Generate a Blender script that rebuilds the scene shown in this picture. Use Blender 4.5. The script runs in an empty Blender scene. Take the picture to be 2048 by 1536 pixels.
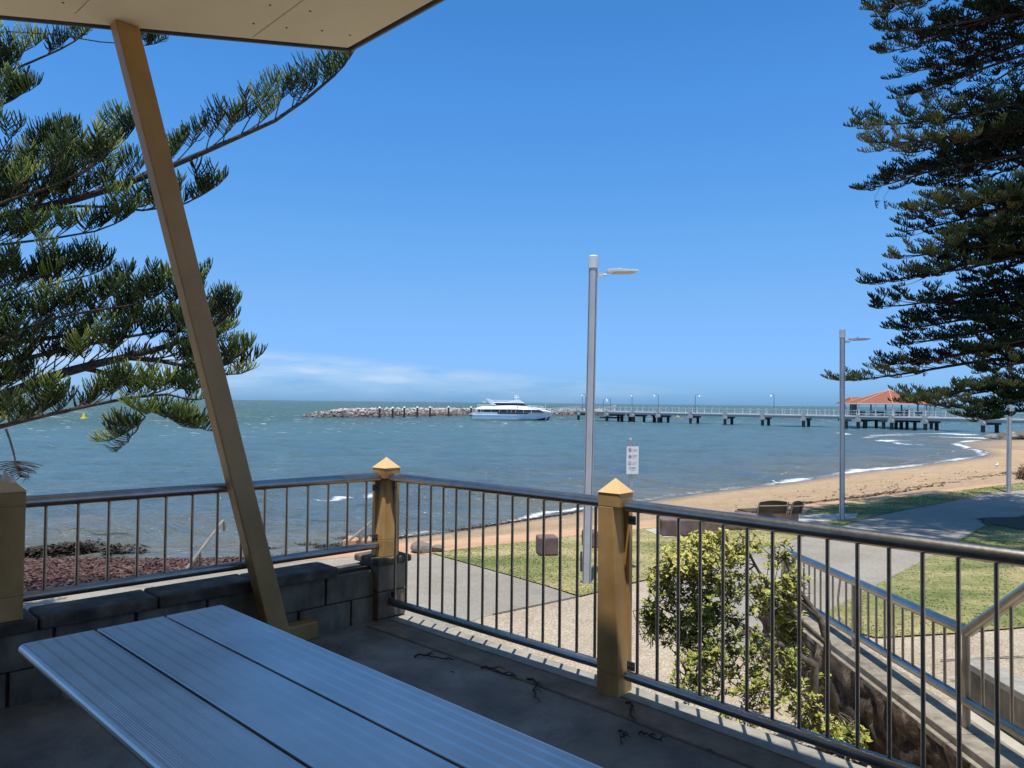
import bpy, math, random
import numpy as np
random.seed(7); rng=np.random.default_rng(11)
SC=bpy.context.scene; COL=SC.collection
# ------------------------------------------------------------ survey of the view (photo pixels 2048x1536 -> world)
F=1480.0; PITCH=math.atan(37.5/F); RHO=0.0108; CH=1.55
_c,_s=math.cos(PITCH),math.sin(PITCH)
_r0=np.array([1,0,0.]);_u0=np.array([0,-_s,_c]);FW=np.array([0,_c,_s])
RV=_r0*math.cos(RHO)+_u0*math.sin(RHO);UV=-_r0*math.sin(RHO)+_u0*math.cos(RHO)
OR=np.array([0,0,CH])
def ray(px,py): return FW+RV*(px-1024)/F+UV*(768-py)/F
def at_z(px,py,z):
    d=ray(px,py); return OR+d*((z-CH)/d[2])
def at_d(px,py,D):
    d=ray(px,py); return OR+d*(D/d[1])
V=lambda *a: np.array(a,float)
def nrm(v):
    v=np.asarray(v,float); return v/(np.linalg.norm(v)+1e-12)
UP=V(0,0,1)
GZ=-1.23; SEA=-3.2
# ------------------------------------------------------------ materials
def newmat(name):
    m=bpy.data.materials.new(name); m.use_nodes=True
    nt=m.node_tree; b=nt.nodes['Principled BSDF']; return m,nt,b
def N(nt,t,**k):
    n=nt.nodes.new(t)
    for a,v in k.items():
        if a.startswith('i_'):
            key=a[2:]; key=int(key) if key.isdigit() else key.replace('_',' ')
            n.inputs[key].default_value=v
        else: setattr(n,a,v)
    return n
def ramp(nt,stops,fac,interp='LINEAR'):
    r=N(nt,'ShaderNodeValToRGB'); e=r.color_ramp.elements; r.color_ramp.interpolation=interp
    while len(e)<len(stops): e.new(.5)
    for i,(p,c) in enumerate(stops):
        e[i].position=p; e[i].color=(c if len(c)==4 else (*c,1)) if hasattr(c,'__len__') else (c,c,c,1)
    nt.links.new(fac,r.inputs[0]); return r
def noise(nt,scale,detail=5,rough=.55,stretch=None,coord='Object',dist=0):
    tc=N(nt,'ShaderNodeTexCoord'); o=tc.outputs[coord]
    if stretch:
        mp=N(nt,'ShaderNodeMapping'); mp.inputs['Scale'].default_value=stretch[:3]
        if len(stretch)>3: mp.inputs['Rotation'].default_value=(0,0,stretch[3])
        nt.links.new(o,mp.inputs[0]); o=mp.outputs[0]
    n=N(nt,'ShaderNodeTexNoise'); n.inputs['Scale'].default_value=scale; n.inputs['Detail'].default_value=detail
    n.inputs['Roughness'].default_value=rough; n.inputs['Distortion'].default_value=dist
    nt.links.new(o,n.inputs['Vector']); return n
def mixc(nt,fac,a,b,mode='MIX'):
    m=N(nt,'ShaderNodeMix',data_type='RGBA',blend_type=mode)
    for s,v in ((0,fac),(6,a),(7,b)):
        if isinstance(v,bpy.types.NodeSocket): nt.links.new(v,m.inputs[s])
        elif s==0: m.inputs[0].default_value=v
        else: m.inputs[s].default_value=(*v,1) if len(v)==3 else v
    return m.outputs[2]
def math_(nt,op,a,b=0.,clamp=False):
    m=N(nt,'ShaderNodeMath',operation=op,use_clamp=clamp)
    for i,v in enumerate((a,b)):
        if isinstance(v,bpy.types.NodeSocket): nt.links.new(v,m.inputs[i])
        else: m.inputs[i].default_value=v
    return m.outputs[0]
def bump(nt,b,h,strength=.3,dist=.01,prev=None):
    bp=N(nt,'ShaderNodeBump'); bp.inputs['Strength'].default_value=strength; bp.inputs['Distance'].default_value=dist
    nt.links.new(h,bp.inputs['Height'])
    if prev is not None: nt.links.new(prev,bp.inputs['Normal'])
    nt.links.new(bp.outputs[0],b.inputs['Normal']); return bp.outputs[0]
def pm(name,c1,c2,scale=6,rough=.6,metal=0,bs=.2,bscale=None,bd=.004,c3=None,big=None,stretch=None,spec=.5,rvar=.1):
    m,nt,b=newmat(name)
    n=noise(nt,scale,6,.6,stretch)
    st=[(.32,c1),(.68,c2)] if c3 is None else [(.28,c1),(.5,c2),(.72,c3)]
    col=ramp(nt,st,n.outputs[0]).outputs[0]
    if big:
        n2=noise(nt,big[0],4,.6)
        k=ramp(nt,[(.35,(big[1],)*3),(.65,(1,1,1))],n2.outputs[0]).outputs[0]
        col=mixc(nt,1.,col,k,'MULTIPLY')
    nt.links.new(col,b.inputs['Base Color'])
    b.inputs['Metallic'].default_value=metal; b.inputs['Specular IOR Level'].default_value=spec
    n3=noise(nt,(bscale or scale*4),5,.6,stretch)
    mr=N(nt,'ShaderNodeMapRange'); mr.inputs[3].default_value=max(0,rough-rvar); mr.inputs[4].default_value=min(1,rough+rvar)
    nt.links.new(n3.outputs[0],mr.inputs[0]); nt.links.new(mr.outputs[0],b.inputs['Roughness'])
    if bs: bump(nt,b,n3.outputs[0],bs,bd)
    return m
M={}
M['steel']=pm('brushed_stainless_steel',(.36,.335,.30),(.48,.45,.41),9,.33,1,.05,60,.001,big=(2.5,.78))
M['steel_warm']=pm('salt_stained_steel',(.42,.33,.22),(.55,.46,.34),9,.45,.45,.05,60,.001,big=(4,.7))
M['postpaint']=pm('ochre_render_paint',(.56,.315,.095),(.62,.365,.125),7,.62,0,.3,40,.003,c3=(.68,.43,.175),big=(2.6,.66),stretch=(1,1,.3))
M['postcap']=pm('pale_ochre_cap',(.70,.45,.20),(.76,.51,.25),7,.6,0,.15,40,.003)  # cap colour, a lighter ochre than the shaft
M['colpaint']=pm('ochre_column_paint',(.45,.26,.085),(.54,.325,.115),4,.45,0,.16,50,.002,big=(1.7,.7),stretch=(1,1,.5))
M['soffit']=pm('cream_soffit_sheet',(.80,.70,.50),(.86,.76,.56),2,.62,0,.04,70,.001,big=(.8,.93))
M['fascia']=pm('dark_grey_fascia',(.10,.115,.13),(.14,.155,.17),5,.45,0,.05,40,.001)
M['fascia2']=pm('steel_blue_gutter',(.22,.27,.32),(.28,.33,.38),5,.4,.3,.05,40,.001)
M['screw']=pm('rusty_screw',(.08,.06,.04),(.14,.10,.07),20,.7,0,0)
M['block']=pm('weathered_concrete_block',(.16,.13,.095),(.27,.225,.165),9,.9,0,.5,55,.004,c3=(.38,.32,.24),big=(2.2,.45),stretch=(1,1,.4))
M['coping']=pm('mouldy_wall_coping',(.045,.038,.03),(.12,.10,.075),7,.9,0,.6,50,.004,c3=(.26,.22,.165),big=(3,.55))
M['mortar']=pm('dark_mortar',(.035,.03,.025),(.06,.05,.04),20,.95,0,.3,80,.002)
M['deckc']=pm('worn_terrace_concrete',(.19,.172,.145),(.28,.255,.215),3.5,.78,0,.4,90,.002,c3=(.34,.295,.235),big=(1.1,.5))
M['deckedge']=pm('brown_terrace_edge',(.17,.135,.095),(.26,.215,.16),9,.85,0,.4,60,.003,big=(3,.6))
M['staircop']=pm('weathered_stair_coping',(.17,.14,.105),(.30,.26,.20),9,.88,0,.5,60,.004,c3=(.40,.35,.28),big=(2.5,.7))
M['ledge']=pm('pale_concrete_ledge',(.30,.275,.23),(.42,.39,.33),14,.85,0,.4,60,.003,big=(4,.75))
M['light_blocker']=pm('brown_light_blocker',(.10,.075,.05),(.14,.105,.07),3,.9,0,.2,40,.004)  # for the added walls out of view
M['stain']=pm('bluish_stain',(.13,.15,.17),(.19,.2,.21),9,.8,0,.1)
def speckle(name,c1,c2,c3,sc,big):
    m,nt,b=newmat(name)
    v=N(nt,'ShaderNodeTexVoronoi'); v.inputs['Scale'].default_value=sc
    tc=N(nt,'ShaderNodeTexCoord'); nt.links.new(tc.outputs['Object'],v.inputs['Vector'])
    sp=N(nt,'ShaderNodeSeparateColor'); nt.links.new(v.outputs['Color'],sp.inputs[0])
    col=ramp(nt,[(.0,c1),(.5,c2),(1,c3)],sp.outputs[0]).outputs[0]
    n2=noise(nt,big[0],6,.65); k=ramp(nt,[(.32,(big[1],)*3),(.68,(1,1,1))],n2.outputs[0]).outputs[0]
    col=mixc(nt,1.,col,k,'MULTIPLY')
    n4=noise(nt,2.2,4,.6,(1,1,1)); k2=ramp(nt,[(.42,(1,1,1)),(.62,(.93,.9,.86))],n4.outputs[0]).outputs[0]
    col=mixc(nt,1.,col,k2,'MULTIPLY')
    nt.links.new(col,b.inputs['Base Color']); b.inputs['Roughness'].default_value=.88
    bump(nt,b,v.outputs['Distance'],.35,.004); return m
M['agg']=speckle('exposed_aggregate_paving',(.30,.235,.16),(.46,.375,.27),(.62,.53,.41),70,(.8,.74))
M['path']=speckle('grey_concrete_path',(.285,.255,.205),(.345,.31,.255),(.40,.365,.31),55,(.5,.78))
M['paver']=pm('salmon_beachfront_paving',(.52,.30,.17),(.62,.39,.24),3,.85,0,.3,40,.003,big=(1.2,.85))
M['padc']=pm('pale_bench_pad',(.40,.36,.30),(.5,.46,.4),6,.85,0,.2,40,.002)
M['grassbase']=None
def grassmat(name,blade):
    m,nt,b=newmat(name)
    n=noise(nt,.42,4,.6,(1,1.6,1)); n2=noise(nt,5,4,.65,(1,2.5,1))
    a=math_(nt,'ADD',math_(nt,'MULTIPLY',n.outputs[0],.78),math_(nt,'MULTIPLY',n2.outputs[0],.22))
    k=1.0 if blade else .8
    col=ramp(nt,[(.36,(.13*k,.175*k,.05*k)),(.46,(.24*k,.26*k,.09*k)),(.53,(.38*k,.345*k,.15*k)),(.62,(.55*k,.46*k,.24*k))],a).outputs[0]
    if blade:
        at=N(nt,'ShaderNodeAttribute',attribute_name='tone')
        kk=ramp(nt,[(0,(.9,.92,.88)),(1,(1.15,1.12,1.05))],at.outputs['Fac']).outputs[0]
        col=mixc(nt,1.,col,kk,'MULTIPLY')
    nt.links.new(col,b.inputs['Base Color']); b.inputs['Roughness'].default_value=.75; b.inputs['Specular IOR Level'].default_value=.2
    if not blade:
        n3=noise(nt,60,3,.7); bump(nt,b,n3.outputs[0],.6,.02)
    return m
M['grassbase']=grassmat('lawn_turf',False); M['blade']=grassmat('grass_blades',True)
M['mulch']=pm('dark_bark_mulch',(.03,.023,.016),(.11,.085,.055),25,.95,0,1,40,.03)
M['lamp']=pm('grey_powder_coated_pole',(.50,.51,.53),(.57,.58,.59),5,.42,.2,.04,40,.001,big=(1.2,.88))
M['lampdark']=pm('dark_slot',(.05,.055,.06),(.08,.085,.09),5,.5,.2,0)
M['lampcap']=pm('pale_grey_pole_cap',(.62,.64,.63),(.7,.72,.7),6,.4,0,.03,40,.001)
M['lens']=pm('warm_lamp_lens',(.62,.50,.33),(.70,.58,.42),8,.3,0,0)
M['signwhite']=pm('white_sign_face',(.72,.73,.76),(.80,.80,.82),5,.35,0,.02,40,.001)
M['signpole']=pm('galvanised_pole',(.42,.42,.41),(.52,.52,.5),9,.45,.7,.05,40,.001)
M['ink']=pm('black_sign_print',(.04,.04,.045),(.06,.06,.065),8,.5,0,0)
M['red']=pm('red_sign_print',(.42,.03,.04),(.5,.04,.05),8,.5,0,0)
M['mauve']=pm('mauve_cast_concrete',(.17,.105,.09),(.235,.155,.135),6,.8,0,.3,50,.004,big=(3,.75))
M['groove']=pm('shadow_groove',(.05,.035,.03),(.07,.05,.045),10,.9,0,0)
M['timber']=pm('weathered_dark_timber',(.055,.04,.027),(.13,.095,.065),9,.75,0,.3,40,.003,stretch=(.2,1,1))
M['benchsteel']=pm('sun_bleached_bench_frame',(.32,.28,.22),(.45,.41,.33),8,.5,.4,.05)
M['alu']=pm('anodised_table_aluminium',(.66,.66,.65),(.76,.76,.74),3,.42,.92,.04,120,.0006,big=(1.5,.88),rvar=.07)
M['aludark']=pm('table_gap_shadow',(.03,.03,.033),(.05,.05,.05),3,.6,.3,0)
M['white']=pm('white_boat_paint',(.86,.87,.88),(.9,.9,.9),2,.3,0,.02,20,.002)
M['hull']=pm('pale_blue_grey_hull',(.60,.70,.78),(.68,.76,.82),1.2,.35,0,.03,20,.002)
M['hulldark']=pm('navy_boot_stripe',(.02,.035,.09),(.03,.05,.12),2,.4,0,0)
M['hullred']=pm('maroon_bow_paint',(.10,.02,.05),(.15,.03,.07),2,.4,0,0)
M['glass']=pm('dark_tinted_glass',(.02,.025,.04),(.05,.055,.08),1.4,.12,0,0,spec=.8)
M['jetty']=pm('grey_jetty_concrete',(.27,.28,.28),(.36,.37,.36),.7,.8,0,.2,6,.01)
M['jettywhite']=pm('white_jetty_rail_paint',(.52,.52,.50),(.60,.60,.58),1,.6,0,0)
M['pile']=pm('dark_tarred_pile',(.02,.022,.024),(.05,.05,.048),2,.7,0,.2,9,.01)
M['pilewet']=pm('grey_headstock',(.30,.31,.30),(.4,.4,.39),1.2,.8,0,0)
M['lamppost']=pm('blue_grey_lamp_post',(.08,.12,.16),(.12,.16,.2),2,.5,.2,0)
M['terracotta']=pm('terracotta_roof_tiles',(.235,.078,.042),(.30,.11,.062),1.1,.75,0,.5,9,.03,stretch=(1,1,4))
M['ridge']=pm('pale_terracotta_ridge',(.60,.27,.15),(.68,.33,.2),2,.7,0,0)
M['yellow']=pm('yellow_buoy_paint',(.72,.50,.01),(.8,.58,.02),4,.5,0,0)
M['bird']=pm('white_feathers',(.7,.7,.7),(.8,.8,.8),10,.8,0,0)
M['birdgrey']=pm('grey_wing_feathers',(.3,.31,.33),(.38,.39,.41),10,.8,0,0)
M['cloth']=pm('crumpled_white_cloth',(.74,.70,.60),(.84,.81,.74),14,.9,0,.4,50,.003)
M['bark']=pm('dark_pine_bark',(.028,.02,.016),(.06,.044,.034),8,.9,0,.8,30,.02,c3=(.11,.085,.07),stretch=(1,1,3))
M['twigdry']=pm('dry_pine_twig',(.03,.02,.014),(.08,.052,.035),30,.85,0,.3,60,.002)
M['stem']=pm('grey_shrub_bark',(.07,.055,.04),(.2,.17,.13),16,.9,0,.6,60,.004)
M['lava']=None
def stone_face():
    m,nt,b=newmat('rough_brown_stone')
    n=noise(nt,6,8,.72,dist=.6); n2=noise(nt,22,5,.7)
    col=ramp(nt,[(.36,(.02,.013,.010)),(.48,(.07,.042,.028)),(.56,(.135,.09,.06)),(.66,(.3,.24,.18))],n.outputs[0]).outputs[0]
    nt.links.new(col,b.inputs['Base Color']); b.inputs['Roughness'].default_value=.95
    h=math_(nt,'ADD',n.outputs[0],math_(nt,'MULTIPLY',n2.outputs[0],.4)); bump(nt,b,h,1,.06); return m
M['lava']=stone_face()
M['granite']=None
def rockmat(name,stops):
    m,nt,b=newmat(name)
    at=N(nt,'ShaderNodeAttribute',attribute_name='tone')
    n=noise(nt,1.2,5,.65)
    f=math_(nt,'ADD',math_(nt,'MULTIPLY',at.outputs['Fac'],.8),math_(nt,'MULTIPLY',n.outputs[0],.25))
    nt.links.new(ramp(nt,stops,f).outputs[0],b.inputs['Base Color']); b.inputs['Roughness'].default_value=.9
    return m
M['boulder']=rockmat('breakwater_granite',[(.1,(.05,.045,.04)),(.3,(.16,.14,.12)),(.55,(.40,.33,.29)),(.9,(.62,.57,.54))])
M['weed']=rockmat('dried_red_seaweed',[(.1,(.03,.014,.012)),(.4,(.085,.04,.034)),(.7,(.15,.08,.065)),(1,(.25,.16,.13))])
M['weeddark']=rockmat('wet_dark_seaweed',[(.1,(.014,.011,.008)),(.5,(.045,.034,.022)),(1,(.12,.09,.055))])
M['greyrock']=rockmat('grey_shore_rock',[(.1,(.09,.08,.065)),(.5,(.2,.175,.14)),(1,(.34,.3,.25))])
def foliage(name,stops,trans=.12):
    m,nt,b=newmat(name)
    at=N(nt,'ShaderNodeAttribute',attribute_name='tone')
    nt.links.new(ramp(nt,stops,at.outputs['Fac']).outputs[0],b.inputs['Base Color'])
    b.inputs['Roughness'].default_value=.6; b.inputs['Specular IOR Level'].default_value=.14
    return m
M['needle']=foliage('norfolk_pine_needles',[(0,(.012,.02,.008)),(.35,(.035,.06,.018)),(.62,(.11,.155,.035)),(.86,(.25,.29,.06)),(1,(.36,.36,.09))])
M['needlefar']=foliage('norfolk_pine_needles_far',[(0,(.008,.014,.008)),(.35,(.018,.032,.013)),(.65,(.075,.10,.03)),(1,(.26,.25,.085))])
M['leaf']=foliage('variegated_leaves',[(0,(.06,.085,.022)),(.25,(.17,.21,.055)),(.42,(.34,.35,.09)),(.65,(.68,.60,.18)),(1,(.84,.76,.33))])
# ------------------------------------------------------------ mesh helpers
def link(name,me,mat,parent=None):
    o=bpy.data.objects.new(name,me); COL.objects.link(o)
    if mat is not None:
        for m in (mat if isinstance(mat,(list,tuple)) else [mat]): me.materials.append(m)
    if parent is not None: o.parent=parent
    return o
def wloc(p):
    v=np.zeros(3)
    while p is not None: v+=np.array(p.location); p=p.parent
    return v
def tag(o,label=None,cat=None,group=None,kind=None):
    if label: o['label']=label
    if cat: o['category']=cat
    if group: o['group']=group
    if kind: o['kind']=kind
    return o
def empty(name,loc,label=None,cat=None,group=None):
    o=bpy.data.objects.new(name,None); COL.objects.link(o); o.location=tuple(float(x) for x in loc); o.empty_display_size=.1
    return tag(o,label,cat,group)
class MB:
    def __init__(s): s.v=[]; s.f=[]; s.m=[]; s.sm=[]
    def add(s,vs,fs,mi=0,smooth=False):
        b=len(s.v); s.v+= [tuple(map(float,p)) for p in vs]
        for f in fs: s.f.append(tuple(b+i for i in f)); s.m.append(mi); s.sm.append(smooth)
    def box(s,c,size,ax=None,mi=0):
        ax=ax or (V(1,0,0),V(0,1,0),V(0,0,1)); c=np.asarray(c,float)
        x,y,z=[np.asarray(a,float)*k/2 for a,k in zip(ax,size)]
        vs=[c+sx*x+sy*y+sz*z for sz in(-1,1) for sy in(-1,1) for sx in(-1,1)]
        s.add(vs,[(0,2,3,1),(4,5,7,6),(0,1,5,4),(2,6,7,3),(0,4,6,2),(1,3,7,5)],mi)
    def hexa(s,lo,hi,mi=0):   # lo, hi: loops with equal vertex count
        n=len(lo); s.add(list(lo)+list(hi),[tuple(range(n))[::-1],tuple(range(n,2*n))]+[(i,(i+1)%n,n+(i+1)%n,n+i) for i in range(n)],mi)
    def prism(s,poly,z0,z1,mi=0): s.hexa([(p[0],p[1],z0) for p in poly],[(p[0],p[1],z1) for p in poly],mi)
    def tube(s,pts,r,n=12,mi=0,caps=True,smooth=True):
        pts=[np.asarray(p,float) for p in pts]; k=len(pts)
        rs=[r]*k if not hasattr(r,'__len__') else r
        tang=[nrm(pts[min(i+1,k-1)]-pts[max(i-1,0)]) for i in range(k)]
        a=nrm(np.cross(tang[0],UP if abs(tang[0][2])<.9 else V(1,0,0)))
        vs=[]
        for i in range(k):
            t=tang[i]; a=nrm(a-t*(a@t)); b=np.cross(t,a)
            for j in range(n):
                q=2*math.pi*j/n; vs.append(pts[i]+rs[i]*(a*math.cos(q)+b*math.sin(q)))
        fs=[(i*n+j,i*n+(j+1)%n,(i+1)*n+(j+1)%n,(i+1)*n+j) for i in range(k-1) for j in range(n)]
        s.add(vs,fs,mi,smooth)
        if caps: s.add(vs[:n],[tuple(range(n))[::-1]],mi); s.add(vs[-n:],[tuple(range(n))],mi)
    def build(s,name,mat,parent=None,bevel=0,off=None,rotz=0):
        off=wloc(parent) if off is None else np.asarray(off,float)
        if parent is not None and parent.type!='EMPTY' and off is None: pass
        vs=np.array(s.v)-off
        me=bpy.data.meshes.new(name); me.from_pydata([tuple(x) for x in vs],[],s.f); 
        me.polygons.foreach_set('material_index',s.m); me.polygons.foreach_set('use_smooth',s.sm); me.update()
        o=link(name,me,mat,parent)
        if bevel:
            b=o.modifiers.new('bevel','BEVEL'); b.width=bevel; b.segments=2; b.limit_method='ANGLE'; b.angle_limit=.6
        return o
def top(name,mb,mat,base,bevel=0):     # a thing that is a single mesh, origin at its base
    o=mb.build(name,mat,None,bevel,off=base); o.location=tuple(float(x) for x in base); return o
def npmesh(name,verts,quads=None,tris=None,attrs=None,mat=None,parent=None,smooth=False,off=None):
    verts=np.asarray(verts,np.float64)
    o3=wloc(parent) if off is None else np.asarray(off,float)
    verts=(verts-o3).astype(np.float32)
    me=bpy.data.meshes.new(name); nq=0 if quads is None else len(quads); ntr=0 if tris is None else len(tris)
    me.vertices.add(len(verts)); me.vertices.foreach_set('co',verts.ravel())
    li=[]; 
    if nq: li.append(np.asarray(quads).ravel())
    if ntr: li.append(np.asarray(tris).ravel())
    li=np.concatenate(li).astype(np.int32)
    me.loops.add(len(li)); me.loops.foreach_set('vertex_index',li)
    me.polygons.add(nq+ntr)
    st=np.concatenate([np.arange(nq)*4,nq*4+np.arange(ntr)*3]).astype(np.int32)
    me.polygons.foreach_set('loop_start',st)
    me.polygons.foreach_set('use_smooth',np.full(nq+ntr,smooth))
    for k,a in (attrs or {}).items():
        at=me.attributes.new(k,'FLOAT','POINT'); at.data.foreach_set('value',np.asarray(a,np.float32))
    me.update(calc_edges=True); me.validate()
    return link(name,me,mat,parent)
# ------------------------------------------------------------ plan geometry helpers
def pip(px,py,poly):
    poly=np.asarray(poly); n=len(poly); ins=np.zeros(px.shape,bool); j=n-1
    for i in range(n):
        xi,yi=poly[i][:2]; xj,yj=poly[j][:2]
        c=((yi>py)!=(yj>py))&(px<(xj-xi)*(py-yi)/((yj-yi)+1e-12)+xi); ins^=c; j=i
    return ins
def pdist(px,py,line):
    d=np.full(px.shape,1e9)
    for a,b in zip(line[:-1],line[1:]):
        ax,ay=a[:2]; dx,dy=b[0]-ax,b[1]-ay; L=dx*dx+dy*dy+1e-12
        t=np.clip(((px-ax)*dx+(py-ay)*dy)/L,0,1)
        d=np.minimum(d,np.hypot(px-ax-t*dx,py-ay-t*dy))
    return d
def smooth_line(pts,it=2):
    pts=[np.asarray(p[:2],float) for p in pts]
    for _ in range(it):
        q=[pts[0]]
        for a,b in zip(pts[:-1],pts[1:]): q+= [a*.75+b*.25,a*.25+b*.75]
        q.append(pts[-1]); pts=q
    return pts
shoreA=[at_z(x,y,GZ)[:2] for x,y in ((0,1190),(60,1182),(370,1141),(700,1095),(830,1085),(1050,1066),(1300,1040),(1500,1020),(1700,1000),(1850,983),(2048,960))]
dA=nrm(shoreA[0]-shoreA[2]); shoreA=[shoreA[0]+dA*60]+shoreA+[shoreA[-1]+nrm(V(1,.35))*40,shoreA[-1]+nrm(V(1,.3))*260]
shoreA=smooth_line(shoreA,2)
shoreB=[at_z(x,y,SEA)[:2] for x,y in ((0,1124),(150,1118),(350,1124),(480,1121),(600,1107),(680,1093),(760,1082),(830,1073),(950,1055),(1050,1040),(1150,1022),(1290,1003),(1400,986),(1500,975),(1600,962),(1700,945),(1800,936),(1900,922),(1950,915),(1970,911),(1966,905),(1945,898),(1922,891),(1912,887),(1935,883),(1990,880),(2048,879))]
dB_=nrm(shoreB[0]-shoreB[3]); shoreB=[shoreB[0]+V(-60,-22)]+shoreB+[shoreB[-1]+V(60,0),shoreB[-1]+V(240,-10)]
shoreB=smooth_line(shoreB,1)
polyA=shoreA+[V(330,-90),V(-90,-90)]
polyB=shoreB+[V(340,-100),V(-100,-100)]
def height(x,y):
    x=np.asarray(x,float); y=np.asarray(y,float)
    da=pdist(x,y,shoreA); db=pdist(x,y,shoreB); inA=pip(x,y,polyA); inB=pip(x,y,polyB)
    t=da/(da+db+1e-9)
    z=np.where(inA,-1.25,np.where(inB,-1.25-1.95*np.power(t,.9),-3.2-.07*np.minimum(db,60)))
    z=z+np.where(inB&~inA,.05*np.sin(x*.9+y*.7)*np.sin(y*.5-x*.3)*np.minimum(1,4*t*(1-t)),0)
    return z
def grid(xs,ys):
    X,Y=np.meshgrid(xs,ys); nx,ny=len(xs),len(ys)
    i=np.arange(ny-1)[:,None]*nx+np.arange(nx-1)[None,:]; i=i.ravel()
    return X.ravel(),Y.ravel(),np.stack([i,i+1,i+nx+1,i+nx],1)
# ------------------------------------------------------------ ground / beach
xs=np.concatenate([np.arange(-95,-30,2.5),np.arange(-30,40,.5),np.arange(40,120,1.),np.arange(120,300,4.)])
ys=np.concatenate([np.arange(-80,0,6.),np.arange(0,60,.5),np.arange(60,130,.8),np.arange(130,240,4.)])
X,Y,Q=grid(xs,ys); Z=height(X,Y)
db=pdist(X,Y,shoreB); inB=pip(X,Y,polyB); wet=np.where(inB,np.clip(1-db/2.2,0,1),1)
wet=np.maximum(wet,np.where((X>55)&(Y>80),np.clip(1-db/9,0,1)*.8,0))
m,nt,b=newmat('beach_sand')
n1=noise(nt,.5,5,.6); n2=noise(nt,9,6,.7); n3=noise(nt,45,4,.7)
c=ramp(nt,[(.3,(.50,.345,.195)),(.55,(.58,.41,.24)),(.75,(.64,.46,.285))],n1.outputs[0]).outputs[0]
c=mixc(nt,1.,c,ramp(nt,[(.38,(.70,.66,.60)),(.56,(1,1,1))],n2.outputs[0]).outputs[0],'MULTIPLY')
n5=noise(nt,1.6,6,.72,(1,2.2,1)); c=mixc(nt,1.,c,ramp(nt,[(.34,(.78,.74,.68)),(.52,(1,1,1)),(.7,(1.06,1.04,1.0))],n5.outputs[0]).outputs[0],'MULTIPLY')
at=N(nt,'ShaderNodeAttribute',attribute_name='wet')
c=mixc(nt,math_(nt,'MULTIPLY',at.outputs['Fac'],.85),c,(.17,.125,.085))
nt.links.new(c,b.inputs['Base Color'])
r=N(nt,'ShaderNodeMapRange'); r.inputs[3].default_value=.9; r.inputs[4].default_value=.35; nt.links.new(at.outputs['Fac'],r.inputs[0]); nt.links.new(r.outputs[0],b.inputs['Roughness'])
bump(nt,b,math_(nt,'ADD',n2.outputs[0],math_(nt,'MULTIPLY',n3.outputs[0],.4)),.9,.09)
tag(npmesh('beach_sand',np.stack([X,Y,Z],1),Q,attrs={'wet':wet},mat=m,smooth=True),kind='structure')
def sheet(name,poly,z,mat,thick=.0):
    me=bpy.data.meshes.new(name)
    import mathutils
    tri=mathutils.geometry.tessellate_polygon([[mathutils.Vector((p[0],p[1],0)) for p in poly]])
    me.from_pydata([(float(p[0]),float(p[1]),z) for p in poly],[],[tuple(t) for t in tri]); me.update()
    o=link(name,me,mat); tag(o,kind='structure')
    # face up
    for p in me.polygons:
        if p.normal.z<0: me.flip_normals(); break
    return o
landpoly=[p for p in shoreA if p[0]>-60 and p[0]<60]
sheet('promenade_paving',landpoly+[V(60,-60),V(-60,-60)],-1.236,M['agg'])
# salmon strip along the sand
strip=[p for p in shoreA if -30<p[0]<50]
off=[]
for i,p in enumerate(strip):
    t=nrm(strip[min(i+1,len(strip)-1)]-strip[max(i-1,0)]); w=.5 if p[0]<-4 else min(1.5,.5+.35*(p[0]+4))
    off.append(p+V(t[1],-t[0])*w)
sheet('beachfront_strip',strip+off[::-1],-1.228,M['paver'])
G=lambda l,z=GZ:[at_z(x,y,z)[:2] for x,y in l]
gp=G([(0,1215),(370,1152),(700,1103),(840,1094),(868,1108),(1000,1140),(1155,1193),(980,1230),(790,1290)])+[V(-1.4,6.6),V(-4,4.0),V(-9,-1),V(-14,3)]
sheet('concrete_path',gp,-1.232,M['path'])
gp2=G([(1300,1180),(1300,1150),(1448,1112),(1597,1073),(1700,1042),(1756,1026),(1873,1004),(1975,983),(2048,972)])+[V(30,30),V(34,26)]+G([(2048,1036),(1975,1055),(1923,1084),(1858,1122),(1758,1174),(1654,1232),(1560,1290),(1440,1300),(1350,1240)])
sheet('curved_path',gp2,-1.224,M['path'])
lawnA=G([(862,1107),(960,1094),(1080,1082),(1180,1068),(1290,1058),(1380,1050),(1500,1043),(1600,1030),(1620,1019),(1700,1005),(1850,990),(1950,978),(2048,965)])+[V(32,31)]+G([(2048,980),(1975,987),(1873,1009),(1756,1031),(1697,1049),(1597,1077),(1448,1116),(1290,1161),(1210,1181),(1160,1194),(1090,1172),(1000,1146)])
sheet('lawn',lawnA,-1.214,M['grassbase'])
lawnB=G([(1650,1226),(1758,1168),(1858,1116),(1923,1078),(1975,1049),(2048,1031)])+[V(22,20),V(26,12),V(13,9)]+G([(2048,1256),(1912,1268),(1752,1277),(1700,1263)])
sheet('side_lawn',lawnB,-1.214,M['grassbase'])
PADS=[G([(1288,1059),(1330,1054),(1400,1052),(1400,1068),(1330,1075)],-1.206),G([(1560,1034),(1640,1028),(1715,1027),(1712,1036),(1640,1043),(1590,1045)],-1.206)]
for pd in PADS: sheet('bench_pad',pd,-1.206,M['padc'])
TC=V(13.3,17.5)   # right pine
sheet('garden_bed',[TC+V(1.9*math.cos(a)*(1+.07*math.sin(3*a)+.05*math.sin(11*a)+.03*math.sin(23*a)),1.5*math.sin(a)*(1+.09*math.cos(5*a))) for a in np.linspace(0,2*math.pi,120)[:-1]],-1.200,M['mulch'])
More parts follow.
